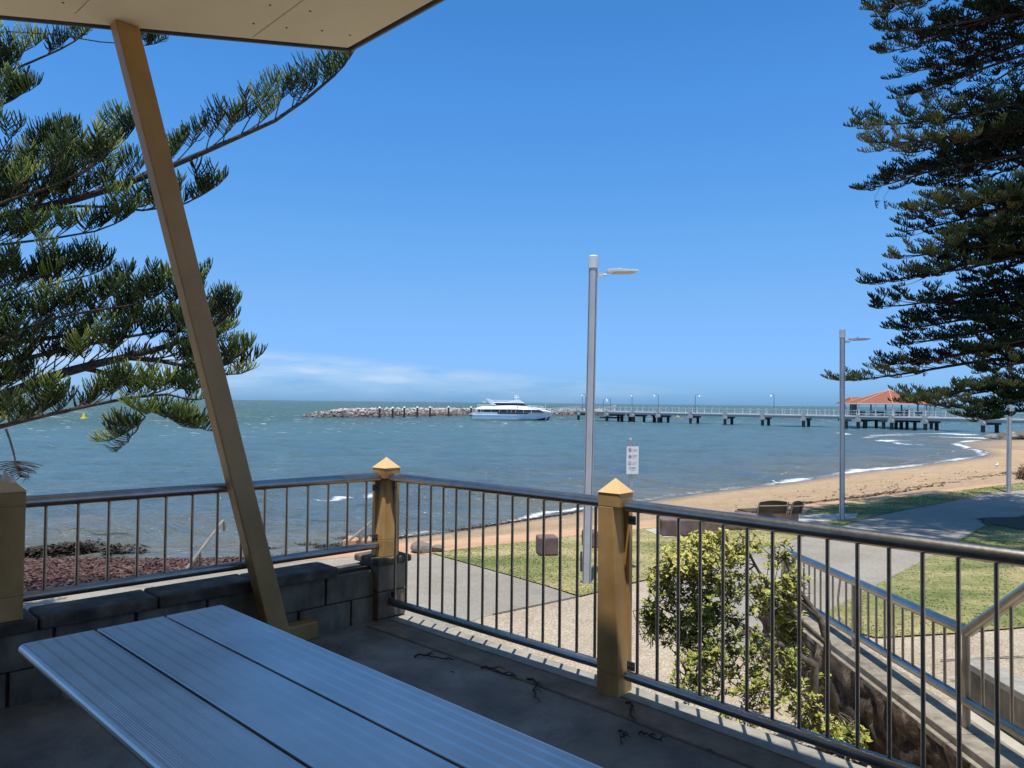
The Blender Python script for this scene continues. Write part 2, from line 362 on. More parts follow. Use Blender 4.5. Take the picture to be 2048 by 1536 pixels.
# expansion joints on the paths, cut as thin dark strips
jb=MB()
for (a,b_) in (((985,1228),(1157,1192)),((1880,1320),(2048,1312)),((1900,1360),(2048,1372)),((60,1193),(700,1104))):
    p,q=at_z(*a,-1.218),at_z(*b_,-1.218); t=nrm(q-p); s_=V(-t[1],t[0],0)*.012
    jb.add([p-s_,q-s_,q+s_,p+s_],[(0,1,2,3)])
tag(jb.build('path_joint',M['mortar'],off=V(0,0,0)),kind='structure')
# grass blades
def blades(name,poly,n,h0,edge=None):
    P=np.array(poly); lo,hi=P.min(0),P.max(0)
    x=rng.uniform(lo[0],hi[0],n*4); y=lo[1]+(hi[1]-lo[1])*rng.random(n*4)**1.6
    k=pip(x,y,poly)
    for pd in PADS: k&=~pip(x,y,pd)
    x,y=x[k][:n],y[k][:n]; n=len(x)
    h=h0*rng.uniform(.4,1.3,n); a=rng.uniform(0,2*math.pi,n); w=.006+.004*rng.random(n)+.0006*y
    lx,ly=rng.normal(0,1.3,n)*h,rng.normal(0,1.3,n)*h
    v=np.empty((n,3,3)); ca,sa=np.cos(a)*w,np.sin(a)*w
    v[:,0]=np.stack([x-ca,y-sa,np.full(n,-1.216)],1); v[:,1]=np.stack([x+ca,y+sa,np.full(n,-1.216)],1); v[:,2]=np.stack([x+lx,y+ly,-1.216+h],1)
    t=np.repeat(rng.random(n),3).reshape(n,3); t[:,:2]*=.5
    tag(npmesh(name,v.reshape(-1,3),tris=np.arange(3*n).reshape(-1,3),attrs={'tone':t.ravel()},mat=M['blade']),
        'short patchy green and straw coloured grass blades on the '+('lawn beside the beach' if name=='lawn_grass' else 'lawn right of the curved path'),'grass',kind='stuff')
blades('lawn_grass',lawnA,80000,.016); blades('side_lawn_grass',lawnB,60000,.016)
# ------------------------------------------------------------ sea
th=np.radians(np.linspace(-62,62,820)); 
rr=[13.]
while rr[-1]<420: rr.append(rr[-1]*1.0085)
while rr[-1]<26000: rr.append(rr[-1]*1.035)
rr=np.array(rr); T,Rr=np.meshgrid(th,rr); X=(Rr*np.sin(T)).ravel(); Y=(Rr*np.cos(T)).ravel()
nx=len(th); i=(np.arange(len(rr)-1)[:,None]*nx+np.arange(nx-1)[None,:]).ravel(); Q=np.stack([i,i+1,i+nx+1,i+nx],1)
sel=Y<300; db=np.full(X.shape,300.); db[sel]=pdist(X[sel],Y[sel],shoreB); inB=np.zeros(X.shape,bool); inB[sel]=pip(X[sel],Y[sel],polyB)
db=np.where(inB,-db,db)
cell=np.hypot(X,Y)*.0085; Z=np.zeros_like(X)
wr=np.random.default_rng(3)
wl=np.concatenate([wr.uniform(.7,1.6,26),wr.uniform(1.6,3.5,20),wr.uniform(3.5,9,12)])
for L in wl:
    a=wr.normal(0,.42)+math.radians(-6); k=2*math.pi/L; ph=wr.uniform(0,6.28)
    amp=.0175*L**.50*wr.uniform(.6,1.2)
    att=np.clip((L/(cell*2.6))-1,0,1)
    s_=np.sin(k*(math.sin(a)*X+math.cos(a)*Y)+ph+.6*np.sin(.11*X+.07*Y+ph))
    Z+=amp*att*(s_+.25*s_*s_)
# longer rollers running into the left beach
ro=np.sin(2*math.pi*(Y-.12*X+.9*np.sin(X*.21)+.6*np.sin(X*.53+1))/3.7); Z+=.055*np.clip(ro,-.3,1)*np.clip(1-(Y-24)/26,0,1)*np.clip((22-X)/8,0,1)*(.6+.4*np.sin(X*.35+Y*.8))
Z*=np.clip(.25+db/6,.12,1)
Z+=SEA
foam=np.clip(1-np.abs(db-.12)/np.where(X>4,.62,.3)/(1+Y/110.),0,1)**.6*np.clip((X+9)/6,.15,1)*(.80+.20*np.sin(X*.5+1.3*np.sin(X*.31)))
foam=np.maximum(foam,np.clip(1-np.abs(db-2.6-1.1*np.sin(X*.33))/.35,0,1)*.62*np.clip((X-4)/5,0,1))
def brk(pts,w,s=1):
    global foam
    l=[at_z(x,y,SEA)[:2] for x,y in pts]; foam=np.maximum(foam,s*np.clip(1-pdist(X,Y,l)/w,0,1)*sel)
brk([(640,1007),(700,1001),(755,997)],.75,.95); brk([(800,996),(870,991),(960,985)],.5,.95); brk([(872,1006),(930,1001)],.25,.8)
brk([(1660,866),(1700,869),(1735,870)],2.6,.95); brk([(1725,866),(1800,867)],2.2,.9); brk([(1815,868),(1880,869),(1945,870)],3.2); brk([(1745,872),(1830,872)],2.,.85); brk([(1735,877),(1770,875),(1840,874.5),(1960,877.5),(2040,877.5)],2.6)
brk([(1762,882),(1800,879.5)],2.2); brk([(1775,885.5),(1832,883)],1.6,.95); brk([(1795,887),(1838,893)],1.5,.95); brk([(1690,866),(1760,866)],1.2,.7); brk([(1640,868),(1700,871)],1.,.6)
brk([(1085,845),(1120,842)],2.0,.55); brk([(940,844),(1010,844)],1.4,.5)
brk([(1600,968),(1700,953),(1790,943)],.35,.8)
depth=np.clip(db/140,0,1)
m,nt,b=newmat('sea_water')
at=N(nt,'ShaderNodeAttribute',attribute_name='depth'); fo=N(nt,'ShaderNodeAttribute',attribute_name='foam')
nb=noise(nt,.02,4,.6,(1,3,1)); nc=noise(nt,.35,4,.6,(.6,1.6,1))
d2=math_(nt,'ADD',at.outputs['Fac'],math_(nt,'MULTIPLY',math_(nt,'SUBTRACT',nb.outputs[0],.5),.22))
col=ramp(nt,[(0,(.16,.16,.13)),(.06,(.10,.145,.16)),(.2,(.085,.155,.18)),(.6,(.085,.165,.185)),(1,(.068,.132,.13))],d2).outputs[0]
col=mixc(nt,math_(nt,'MULTIPLY',math_(nt,'SUBTRACT',nc.outputs[0],.40),1.2,True),col,(.055,.095,.12))  # darker streaks mixed in to imitate light and shade on the waves
wv=noise(nt,1.0,3,.6,(.35,1.5,1)); wc=noise(nt,.05,2,.6,(1,2.6,1))
cap=math_(nt,'MULTIPLY',ramp(nt,[(.655,0.),(.70,1.)],wv.outputs[0]).outputs[0],ramp(nt,[(.45,0.),(.6,1.)],at.outputs['Fac']).outputs[0])
wv2=noise(nt,.16,4,.72,(.5,1.6,1)); cap2=math_(nt,'MULTIPLY',ramp(nt,[(.635,0.),(.68,.85)],wv2.outputs[0]).outputs[0],ramp(nt,[(.7,0.),(.95,1.)],at.outputs['Fac']).outputs[0])
fn=noise(nt,2.6,6,.75,(.7,1.5,1)); 
f1=ramp(nt,[(.54,0.),(.70,1.)],math_(nt,'ADD',math_(nt,'MULTIPLY',fo.outputs['Fac'],.42),math_(nt,'MULTIPLY',fn.outputs[0],.62))).outputs[0]
f1=math_(nt,'MULTIPLY',f1,math_(nt,'MULTIPLY',fo.outputs['Fac'],6.,True))
ff=math_(nt,'MAXIMUM',f1,math_(nt,'MAXIMUM',cap,cap2))
col=mixc(nt,ff,col,(.82,.84,.85))
w1=noise(nt,2.4,5,.66,(.45,1.7,1)); w2=noise(nt,.55,5,.6,(.55,1.5,1)); w3=noise(nt,.12,4,.6,(.5,1.6,1))
w4=noise(nt,1.15,4,.65,(.4,1.8,1)); h=math_(nt,'ADD',math_(nt,'ADD',math_(nt,'MULTIPLY',w1.outputs[0],.26),math_(nt,'MULTIPLY',w4.outputs[0],.5)),math_(nt,'ADD',math_(nt,'MULTIPLY',w2.outputs[0],.85),math_(nt,'MULTIPLY',w3.outputs[0],1.6)))
bn_=bump(nt,b,h,.9,.9)
df=N(nt,'ShaderNodeBsdfDiffuse'); gl=N(nt,'ShaderNodeBsdfGlossy'); fr=N(nt,'ShaderNodeFresnel'); mx=N(nt,'ShaderNodeMixShader')
fr.inputs['IOR'].default_value=1.333; nt.links.new(bn_,fr.inputs['Normal']); nt.links.new(bn_,gl.inputs['Normal']); nt.links.new(bn_,df.inputs['Normal'])
nt.links.new(col,df.inputs['Color']); gl.inputs['Color'].default_value=(1,1,1,1)
nt.links.new(math_(nt,'ADD',.08,math_(nt,'MULTIPLY',ff,.7)),gl.inputs['Roughness'])
capr=ramp(nt,[(0,.78),(.25,.62),(.6,.34),(1,.15)],at.outputs['Fac']).outputs[0]
f2=math_(nt,'MULTIPLY',math_(nt,'MINIMUM',fr.outputs[0],capr),math_(nt,'SUBTRACT',1.,ff))
nt.links.new(f2,mx.inputs[0]); nt.links.new(df.outputs[0],mx.inputs[1]); nt.links.new(gl.outputs[0],mx.inputs[2])
nt.links.new(mx.outputs[0],nt.nodes['Material Output'].inputs['Surface'])
tag(npmesh('sea_water',np.stack([X,Y,Z],1),Q,attrs={'depth':depth,'foam':foam},mat=m,smooth=True),kind='structure')
# distant hills on the horizon
hb=MB()
for (x0,x1,D,hh) in ((1545,1625,15000,20),(100,330,15000,18)):
    n_=24; ps=[at_d(x0+(x1-x0)*k/n_,810,D) for k in range(n_+1)]
    for k in range(n_):
        z=lambda q:SEA-2+hh*(math.sin(math.pi*q/n_)**.6)*(.75+.25*math.sin(q*1.9))
        a,b_=ps[k],ps[k+1]
        hb.add([(a[0],a[1],SEA-3),(b_[0],b_[1],SEA-3),(b_[0],b_[1]+300,z(k+1)),(a[0],a[1]+300,z(k))],[(0,1,2,3)])
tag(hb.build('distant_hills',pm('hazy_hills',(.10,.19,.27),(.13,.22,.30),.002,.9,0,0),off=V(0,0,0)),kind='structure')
# ------------------------------------------------------------ terrace
P1=V(-2.556,3.772); P2=V(-.90,5.355); P3=V(.567,4.02)
wu=nrm(V(1.60,1.60)); wn=V(-wu[1],wu[0])            # wall direction, outward normal
W0=V(-2.535,3.695)-wu*5.2; W1=V(-.815,5.435)
Rdir=nrm(V(1.211,-1.259)); Mdir=nrm(V(1.33,-1.15)); Mn=V(-Mdir[1],Mdir[0]); Rn=V(-Rdir[1],Rdir[0])
E1=W1+wu*.08; E2=P3+Mn*.122+V(.03,0); E3=P3+Rdir*2.95+Rn*.122
deckpoly=[W0,W1,E2,E3,V(3.0,1.6),V(3.0,-6),V(-7,-6)]
mb=MB(); mb.prism(deckpoly[::-1],-1.3,0.0)
nt=M['deckc'].node_tree; b=nt.nodes['Principled BSDF']; src=b.inputs['Base Color'].links[0].from_socket
nk=noise(nt,1.7,7,.75,dist=1.2); ck=ramp(nt,[(.492,(1,1,1)),(.499,(.45,.43,.4)),(.503,(.45,.43,.4)),(.51,(1,1,1))],nk.outputs[0]).outputs[0]
nb2=noise(nt,.9,5,.7); st_=ramp(nt,[(.36,(.55,.56,.58)),(.52,(1,1,1))],nb2.outputs[0]).outputs[0]
nt.links.new(mixc(nt,1.,mixc(nt,.5,src,ck,'MULTIPLY'),st_,'MULTIPLY'),b.inputs['Base Color'])
tag(mb.build('terrace_floor',M['deckc'],off=V(0,0,0)),kind='structure')
# edge kerb (brown strip) and pale ledge: sheets above the slab
def band(name,line,d0,d1,z,mat,z0=None):
    pts0,pts1=[],[]
    for i,p in enumerate(line):
        t=nrm(line[min(i+1,len(line)-1)]-line[max(i-1,0)]); n_=V(-t[1],t[0]); pts0.append(p+n_*d0); pts1.append(p+n_*d1)
    m_=MB()
    for i in range(len(line)-1):
        q=[pts0[i],pts0[i+1],pts1[i+1],pts1[i]]
        m_.prism(q,z0 if z0 is not None else z-.03,z)
    return tag(m_.build(name,mat,off=V(0,0,0)),kind='structure')
EL=[P2+V(.07,-.05),P3,P3+Rdir*2.95]
band('terrace_edge',EL,-.22,-.035,.006,M['deckedge']); band('terrace_ledge',EL,-.031,.125,.010,M['ledge'])
band('terrace_joint',EL,-.230,-.223,.0045,M['deckedge'])
# low block wall
wt=empty('terrace_wall',(*(W1*.5+W0*.5),0),'low weathered concrete block wall under the left railing','wall')
def wp(a,n_,z): q=W1-wu*a+wn*n_; return V(q[0],q[1],z)
WL=np.linalg.norm(W1-W0)
mm=MB()
AX=(V(*wu,0),V(*wn,0),UP)
mm.box(wp(WL/2,.1,-.455),(WL-.004,.17,1.605),AX); mm.build('mortar_bed',M['mortar'],wt)
bb=MB(); rs=random.Random(5)
for row in range(8):
    z=.265-.19*row; x=-.0 if row%2 else -.2
    while x<WL:
        a0,a1=max(x,0),min(x+.392,WL)
        if a1-a0>.05: bb.box(wp((a0+a1)/2,.1+rs.uniform(-.003,.003),z-.0),(a1-a0-.008,.2,.183),AX)
        x+=.4
o=bb.build('blockwork',M['block'],wt,bevel=.006)
cb=MB(); x=.52
while x<WL:
    cb.box(wp(x+.29,.10,.393+rs.uniform(-.004,.004)),(.575,.27,.066),AX); x+=.585
cb.build('coping',M['coping'],wt,bevel=.012)
cb=MB(); cb.box(wp(.30,.12,.366),(.42,.155,.018),AX); cb.build('coping_bed',M['coping'],wt)
# corner pier
pb=MB(); c=P2+wn*.055+wu*.02
for row in range(8):
    pb.box(V(*c,.298-.19*row),(.24,.24,.183),AX)
    
o=top('corner_pier',pb,M['block'],V(*c,-1.23),bevel=.006); tag(o,'grey block pier carrying the corner fence post','pier')
pb=MB(); pb.box(V(*c,.419),(.30,.30,.05),AX); pb.build('pier_cap',M['coping'],o,bevel=.012,off=V(*c,-1.23))
pb=MB(); pb.box(V(*c,-.43),(.225,.225,1.58),AX); pb.build('mortar_core',M['mortar'],o,off=V(*c,-1.23))
# ---- posts
def post(c,zb,ax,ay,cuts,label,grp='ochre fence posts with pyramid caps'):
    c=np.asarray(c); t=empty('fence_post',(*c,zb),label,'post',grp)
    ax=V(*ax,0);ay=V(*ay,0); s=.068; C=V(*c,0); zt=1.0
    b_=MB()
    # cuts: signs on +x,-x,+y,-y faces that taper inward towards the rail height
    def loop(z,k):
        x1=s-.040*k*('+x' in cuts); x0=-s+.040*k*('-x' in cuts); y1=s-.040*k*('+y' in cuts); y0=-s+.040*k*('-y' in cuts)
        return [C+ax*x0+ay*y0+UP*z,C+ax*x1+ay*y0+UP*z,C+ax*x1+ay*y1+UP*z,C+ax*x0+ay*y1+UP*z]
    b_.hexa(loop(zb,0),loop(zb+.12,0)); b_.hexa(loop(zb+.1205,0),loop(zt,1))
    b_.build('shaft',M['postpaint'],t,bevel=.004)
    b_=MB(); b_.hexa([C+ax*a+ay*b+UP*zt for a,b in((-s,-s),(s,-s),(s,s),(-s,s))],[C+ax*a+ay*b+UP*1.072 for a,b in((-s,-s),(s,-s),(s,s),(-s,s))])
    b_.build('cap_block',M['postpaint'],t,bevel=.003)
    b_=MB(); e=s+.004; lo=[C+ax*a+ay*b+UP*1.073 for a,b in((-e,-e),(e,-e),(e,e),(-e,e))]
    b_.add(lo+[C+UP*1.150],[(3,2,1,0),(0,1,4),(1,2,4),(2,3,4),(3,0,4)]); b_.build('pyramid_cap',M['postcap'],t,bevel=.002)
    # web plate behind the taper
    b_=MB(); sh=.012
    q=[(-s+sh,-s+sh),(s-sh,-s+sh),(s-sh,s-sh),(-s+sh,s-sh)]
    # outer half (away from the terrace) keeps full width
    oy=ay*.0
    b_.hexa([C+ax*a*.98+ay*b*.98+BACK[0]*.012+UP*(zb+.121) for a,b in q],[C+ax*a*.98+ay*b*.98+BACK[0]*.012+UP*(zt-.001) for a,b in q])
    return t,b_
BACK=[V(0,0,0)]
def mkpost(c,zb,ax,ay,cuts,label):
    t,_=post(c,zb,ax,ay,cuts,label); c=np.asarray(c)
    for d in cuts:   # web plates that keep the full width behind the tapered faces
        a=V(*ax,0) if 'x' in d else V(*ay,0); p=V(*ay,0) if 'x' in d else V(*ax,0)
        sg=1 if d[0]=='+' else -1; back=1 if p@V(*OUT,0)>0 else -1; f=MB(); C=V(*c,0)
        q=[C+a*sg*u+p*back*w for u,w in ((.0,.036),(.0665,.036),(.0665,.0665),(.0,.0665))]
        f.hexa([v+UP*(zb+.122) for v in q],[v+UP*.9985 for v in q]); f.build('web_plate',M['postpaint'],t)
    return t
OUT=nrm(V(.1,1))
t1=mkpost(P1,.428,wu,wn,[],'ochre fence post on the block wall with a crumpled white cloth on its cap')
t2=mkpost(P2,.445,wu,Mdir,['-x','+y'],'ochre pyramid topped fence post on the corner pier')
t3=mkpost(P3,.0,Mdir,Mn,['+x'],'ochre pyramid topped fence post standing on the terrace floor')
# cloth on P1
cb=MB(); cc=V(P1[0]-.012,P1[1]-.01,1.115); rs=random.Random(4); n1_,n2_=16,10; vs=[]
for i_ in range(n1_+1):
    for j_ in range(n2_+1):
        u,v=(i_/n1_-.5),(j_/n2_-.5); rad=max(abs(u),abs(v))*2
        z=.052*(1-rad**2.2)+.010*math.sin(u*23+v*9)+.008*math.sin(v*31-u*7)
        vs.append(cc+V(*wu,0)*u*.135*(1+.12*math.sin(v*9))+V(*wn,0)*v*.075*(1+.2*math.sin(u*7))+UP*(z-.035*rad-.0*abs(u)))
cb.add(vs,[(i_*(n2_+1)+j_,(i_+1)*(n2_+1)+j_,(i_+1)*(n2_+1)+j_+1,i_*(n2_+1)+j_+1) for i_ in range(n1_) for j_ in range(n2_)],0,True)
o=top('crumpled_cloth',cb,M['cloth'],cc-UP*.03); s_=o.modifiers.new('s','SOLIDIFY'); s_.thickness=.012; s_.offset=-1
tag(o,'crumpled white cloth lying on the cap of the nearest left post','cloth')
# ---- railings
def rail_panel(a,b,zt,zb,nb,label,base,inset=(.06,.06),zt2=None,ext=0,plates=True,grp='stainless steel railing panels'):
    a=np.asarray(a);b=np.asarray(b); d=nrm(b-a); L=np.linalg.norm(b-a); t=empty('railing_panel',(*((a+b)/2),base),label,'railing',grp)
    A=lambda s_,z:V(*(a+d*s_),z)
    r=MB(); r.tube([A(0,zt),A(L,zt)],.032,20); r.build('top_rail',M['steel'],t)
    r=MB(); r.tube([A(0,zb),A(L,zb)],.0265,18); r.build('bottom_rail',M['steel'],t)
    me=None
    for k in range(nb):
        s_=inset[0]+(L-inset[0]-inset[1])*k/(nb-1)
        if me is None:
            r=MB(); r.tube([A(s_,zb+.022),A(s_,zt-.028)],.0088,10); o=r.build('baluster',M['steel'],t); me=o; s0=s_
        else:
            o=me.copy(); COL.objects.link(o); o.parent=t; q=d*(s_-s0); o.location=(float(q[0]),float(q[1]),0)
    if plates:
        for s_ in plates:
            for z in (zt-.075,zb+.055):
                r=MB(); r.box(A(s_,z),(.045,.010,.045),(V(*d,0),V(-d[1],d[0],0),UP)); 
                for q in (-.011,.011): r.tube([A(s_+q,z)+V(-d[1],d[0],0)*-.012,A(s_+q,z)+V(-d[1],d[0],0)*.012],.006,8)
                r.build('fixing_plate',M['lampdark'],t)
    return t
La,Lb=V(-2.505,3.822),V(-.948,5.312)
Ma,Mb=V(-.848,5.308),V(.505,4.085)
Ra=V(.622,3.955); Rb=Ra+Rdir*2.75
rail_panel(La,Lb,1.01,.525,14,'steel railing panel above the block wall, behind the table and slanted column',.34,(.10,.10),plates=[2.13])
rail_panel(Ma,Mb,1.01,.125,15,'steel railing panel between the corner post and the free standing post',0,(.045,.045),plates=[.03])
rail_panel(Ra,Rb,1.01,.115,22,'steel railing panel running from the free standing post to the right edge',0,(.07,.07),plates=[.03])
# ------------------------------------------------------------ shelter: soffit roof, fascia, slanting column
SH=3.7
rp=[at_z(0,35,SH)[:2],at_z(700,100,SH)[:2],at_z(880,0,SH)[:2]]
dBA=nrm(rp[0]-rp[1]); dBC=nrm(rp[2]-rp[1]); A_=rp[1]+dBA*2.02; C_=rp[1]+dBC*7
C_=rp[1]+dBC*7.2; roof=[rp[1],C_,V(4.2,-2.4),V(-6.2,-2.4),V(-6.2,1.2),A_+V(-.9,-.9),A_]  # left and rear edges out of view drawn wide to deepen the shade
sh=empty('picnic_shelter',(*at_d(590,1250,4.85)[:2],0),'picnic shelter with cream ceiling and one slanting ochre column','shelter')
def poly_in(poly,d):
    c=sum(poly)/len(poly); return [p+nrm(c-p)*d for p in poly]
r=MB(); r.prism(poly_in(roof,.03)[::-1],SH,SH+.03); o=r.build('soffit',M['soffit'],sh)
r=MB(); r.prism(roof[::-1],SH+.032,SH+.16); r.build('roof_deck',M['fascia'],sh)
r=MB(); n_=len(roof)
for i_ in range(n_):
    p,q=roof[i_],roof[(i_+1)%n_]; t=nrm(q-p); nn=V(t[1],-t[0]); c0=(p+q)/2
    if nn@(c0-sum(roof)/n_)<0: nn=-nn
    L=np.linalg.norm(q-p); ax=(V(*t,0),V(*nn,0),UP)
    r.box(V(*(c0+nn*.006),SH+.018),(L+.02,.012,.05),ax,0); r.box(V(*(c0+nn*.024),SH+.085),(L+.06,.022,.13),ax,1)
r.build('fascia',[M['fascia'],M['fascia2']],sh)
r=MB()
for (a,b_) in (((505,75),(607,0)),((150,28),(178,0))):
    p,q=at_z(*a,SH-.0015),at_z(*b_,SH-.0015); t=nrm(q-p); s_=V(-t[1],t[0],0)*.0013; q=p+t*2.2; r.add([p-s_,q-s_,q+s_,p+s_],[(0,1,2,3)])
r.build('soffit_joint',M['screw'],sh)
for px in ((507,47),(573,55),(644,61),(700,70),(126,5),(540,10),(620,22)):
    r=MB(); p=at_z(*px,SH); r.tube([p-UP*.003,p+UP*.002],.006,8); r.build('screw',M['screw'],sh)
r=MB(); r.box(V(-1.0,-2.2,1.85),(10.2,.2,3.7)); r.build('rear_light_blocker',M['light_blocker'],sh)  # added unseen wall behind the camera, darkens the terrace
r=MB(); r.box(V(-6.1,-.9,1.85),(.2,2.4,3.7)); r.build('side_light_blocker',M['light_blocker'],sh)  # added unseen wall at the left, keeps sky light off the terrace
# column
ctop=at_z(249,52,SH); cbot=at_d(548,1243,4.60); cbot2=cbot+(cbot-ctop)*((cbot[2]-.02)/(ctop[2]-cbot[2])) if cbot[2]>.02 else cbot
cx=V(*wu,0); cy=V(*wn,0); ctop2=ctop+nrm(ctop-cbot2)*.0
r=MB(); ha,hb_=.066,.05
r.hexa([cbot2+cx*a+cy*b for a,b in((-ha,-hb_),(ha,-hb_),(ha,hb_),(-ha,hb_))],[ctop2+cx*a+cy*b for a,b in((-ha,-hb_),(ha,-hb_),(ha,hb_),(-ha,hb_))])
r.build('slanting_column',M['colpaint'],sh,bevel=.008)
k=at_z(637,1276,0); bc=V(k[0],k[1],0)-cx*.30
r=MB(); r.box(bc+cy*.155+UP*.055,(.60,.31,.11),(cx,cy,UP)); r.build('column_plinth',M['colpaint'],sh,bevel=.01)
# ------------------------------------------------------------ picnic table
TZ=.74; tc=[at_z(38,1293,TZ),at_z(450,1208,TZ),at_z(1225,1536,TZ)]
tl=nrm((tc[2]-tc[1])[:2]); tw=V(-tl[1],tl[0]); 
if tw@(tc[1]-tc[0])[:2]<0: tw=-tw
TW=.70; TL=2.3; o0=tc[1][:2]-tw*TW   # far-left corner
tb=empty('picnic_table',(*(o0+tw*TW/2+tl*TL/2),0),'long ribbed aluminium picnic table with three planks in the shade','picnic table')
T=lambda a,w,z:V(*(o0+tl*a+tw*w),z)
pw=.2265; gap=.0105
for k in range(3):
    w0=k*(pw+gap); prof=[]
    # rounded bullnose on the outer plank edges
    left=(k==0); right=(k==2)
    def nose(sign):
        R_=.019; pts=[]
        for j in range(9):
            a=math.pi*(j/8); pts.append((-math.sin(a)*R_,-R_+math.cos(a)*R_))
        return pts
    n_=[]
    tops=[]
    x=.010
    ribs=[]
    while x<pw-.012:
        g=int((x-.010)/.0062)
        if (g%7) not in (5,6):
            tops+=[(x,0.),(x+.0024,0.),(x+.0030,-.0007),(x+.0056,-.0007)]
        else: tops+=[(x,0.)]
        x+=.0062
    if left: l=[(.019-math.sin(a)*.019,-.019+math.cos(a)*.019) for a in np.linspace(math.pi,0,9)]
    else: l=[(0,-.036),(0,-.002),(.002,0)]
    if right: rr_=[(pw-.019+math.sin(a)*.019,-.019+math.cos(a)*.019) for a in np.linspace(0,math.pi,9)]
    else: rr_=[(pw-.002,0),(pw,-.002),(pw,-.036)]
    tops=[p for p in tops if (p[0]>(.021 if left else .004)) and (p[0]<(pw-.021 if right else pw-.004))]
    prof=l+tops+rr_
    r=MB(); n_=len(prof)
    vs=[T(0,w0+p[0],TZ+p[1]) for p in prof]+[T(TL,w0+p[0],TZ+p[1]) for p in prof]
    r.add(vs,[(i_,i_+1,n_+i_+1,n_+i_) for i_ in range(n_-1)]+[(n_-1,0,n_,2*n_-1),tuple(range(n_))[::-1],tuple(range(n_,2*n_))])
    r.build('plank',M['alu'],tb)
for a in (.35,TL-.35):
    r=MB(); r.box(T(a,TW/2,TZ-.062),(.05,TW-.08,.045),(V(*tl,0),V(*tw,0),UP)); r.build('crossbar',M['steel_warm'],tb)
for a in (.35,TL-.35):
    r=MB(); r.box(T(a,TW/2,.345),(.08,.08,.61),(V(*tl,0),V(*tw,0),UP)); r.box(T(a,TW/2,.02),(.16,.5,.03),(V(*tl,0),V(*tw,0),UP)); r.build('leg',M['steel_warm'],tb)
# twigs on the floor
tw_spec=[((828,1314),(910,1318),'dry pine twig with curled ends, farthest along the floor by the table'),((960,1337),(1035,1352),'dry pine twig lying between the curled twig and the long one'),((1050,1358),(1092,1404),'long bent pine twig lying across the floor near the free standing post'),((1250,1405),(1275,1440),'thin curved twig on the edge strip at the foot of the free standing post'),((1275,1468),(1328,1482),'short dark twig beside the right railing, nearest the frame bottom'),((1238,1462),(1250,1490),'tiny hooked twig left of the short dark twig')]
for (a,b_,lab) in tw_spec:
    p,q=at_z(*a,.009),at_z(*b_,.009); rs=random.Random(int(a[0])); r=MB(); n_=9; t=q-p; L=np.linalg.norm(t); s_=V(-t[1],t[0],0)/L
    r.add([],[]); path=[p+t*k/n_+s_*L*.12*math.sin(k/n_*5+rs.random())+UP*abs(.010*math.sin(k*1.7)) for k in range(n_+1)]
    r.tube(path,[.0065*(1-.6*k/n_) for k in range(n_+1)],6)
    for j in range(3):
        k=rs.randint(2,n_-1); e=path[k]+t*rs.uniform(.12,.35)+s_*L*rs.uniform(-.14,.14)+UP*.012
        r.tube([path[k],(path[k]+e)/2+UP*.012,e],[.004,.003,.002],5)
    tag(top('fallen_twig',r,M['twigdry'],p-UP*.006),lab,'twig','pine twigs fallen on the terrace floor')
lf=[(1000,1262),(960,1290),(905,1345),(700,1305),(1420,1500),(1120,1400),(40,1440),(820,1290)]
for k,(a,b_) in enumerate(lf[:5]):
    p=at_z(a,b_,.008); r=MB(); an=k*1.3; d=V(math.cos(an),math.sin(an),0); s_=V(-d[1],d[0],0)
    r.add([p-d*.02,p+s_*.008+UP*.004,p+d*.022+UP*.003,p-s_*.008+UP*.005],[(0,1,2,3)])
    tag(top('fallen_leaf',r,M['twigdry'],p-UP*.003),'tiny dry leaf lying on the shaded terrace floor','leaf','dry leaves on the terrace floor')
# ------------------------------------------------------------ stair at the right: stone faced wall, coping, rail, steps, low wall
SX=2.86
sw=empty('stair_wall',(SX,6,GZ),'brown stone faced stair wall with a concrete coping behind the shrub','wall')
ys_=np.linspace(2.2,8.35,170); zs=np.linspace(-1.3,-.62,34); Yg,Zg=np.meshgrid(ys_,zs)
rl=np.zeros_like(Yg); q=np.random.default_rng(9)
for k in range(60):
    l=q.uniform(.05,.5); a=q.uniform(0,6.28); rl+=l*.05*np.sin((math.cos(a)*Yg+math.sin(a)*Zg)*6.28/l+q.uniform(0,6.28))
rl=rl*.35; rl=np.clip(rl,-.05,.05)
vx=np.stack([SX-.02-np.abs(rl).ravel(),Yg.ravel(),Zg.ravel()],1); nxx=len(ys_)
i=(np.arange(len(zs)-1)[:,None]*nxx+np.arange(nxx-1)[None,:]).ravel()
npmesh('stone_face',vx,np.stack([i,i+nxx,i+nxx+1,i+1],1),mat=M['lava'],parent=sw,smooth=True)
r=MB(); r.box(V(SX+.13,5.28,-.96),(.24,6.10,.68)); r.build('wall_core',M['block'],sw)
r=MB(); y=2.2
while y<8.2:
    r.box(V(SX+.14,y+.33,-.588),(.28,.655,.052)); r.box(V(SX+.12,y+.33,-.638),(.31,.655,.046)); y+=.66
r.build('coping',M['staircop'],sw,bevel=.006)
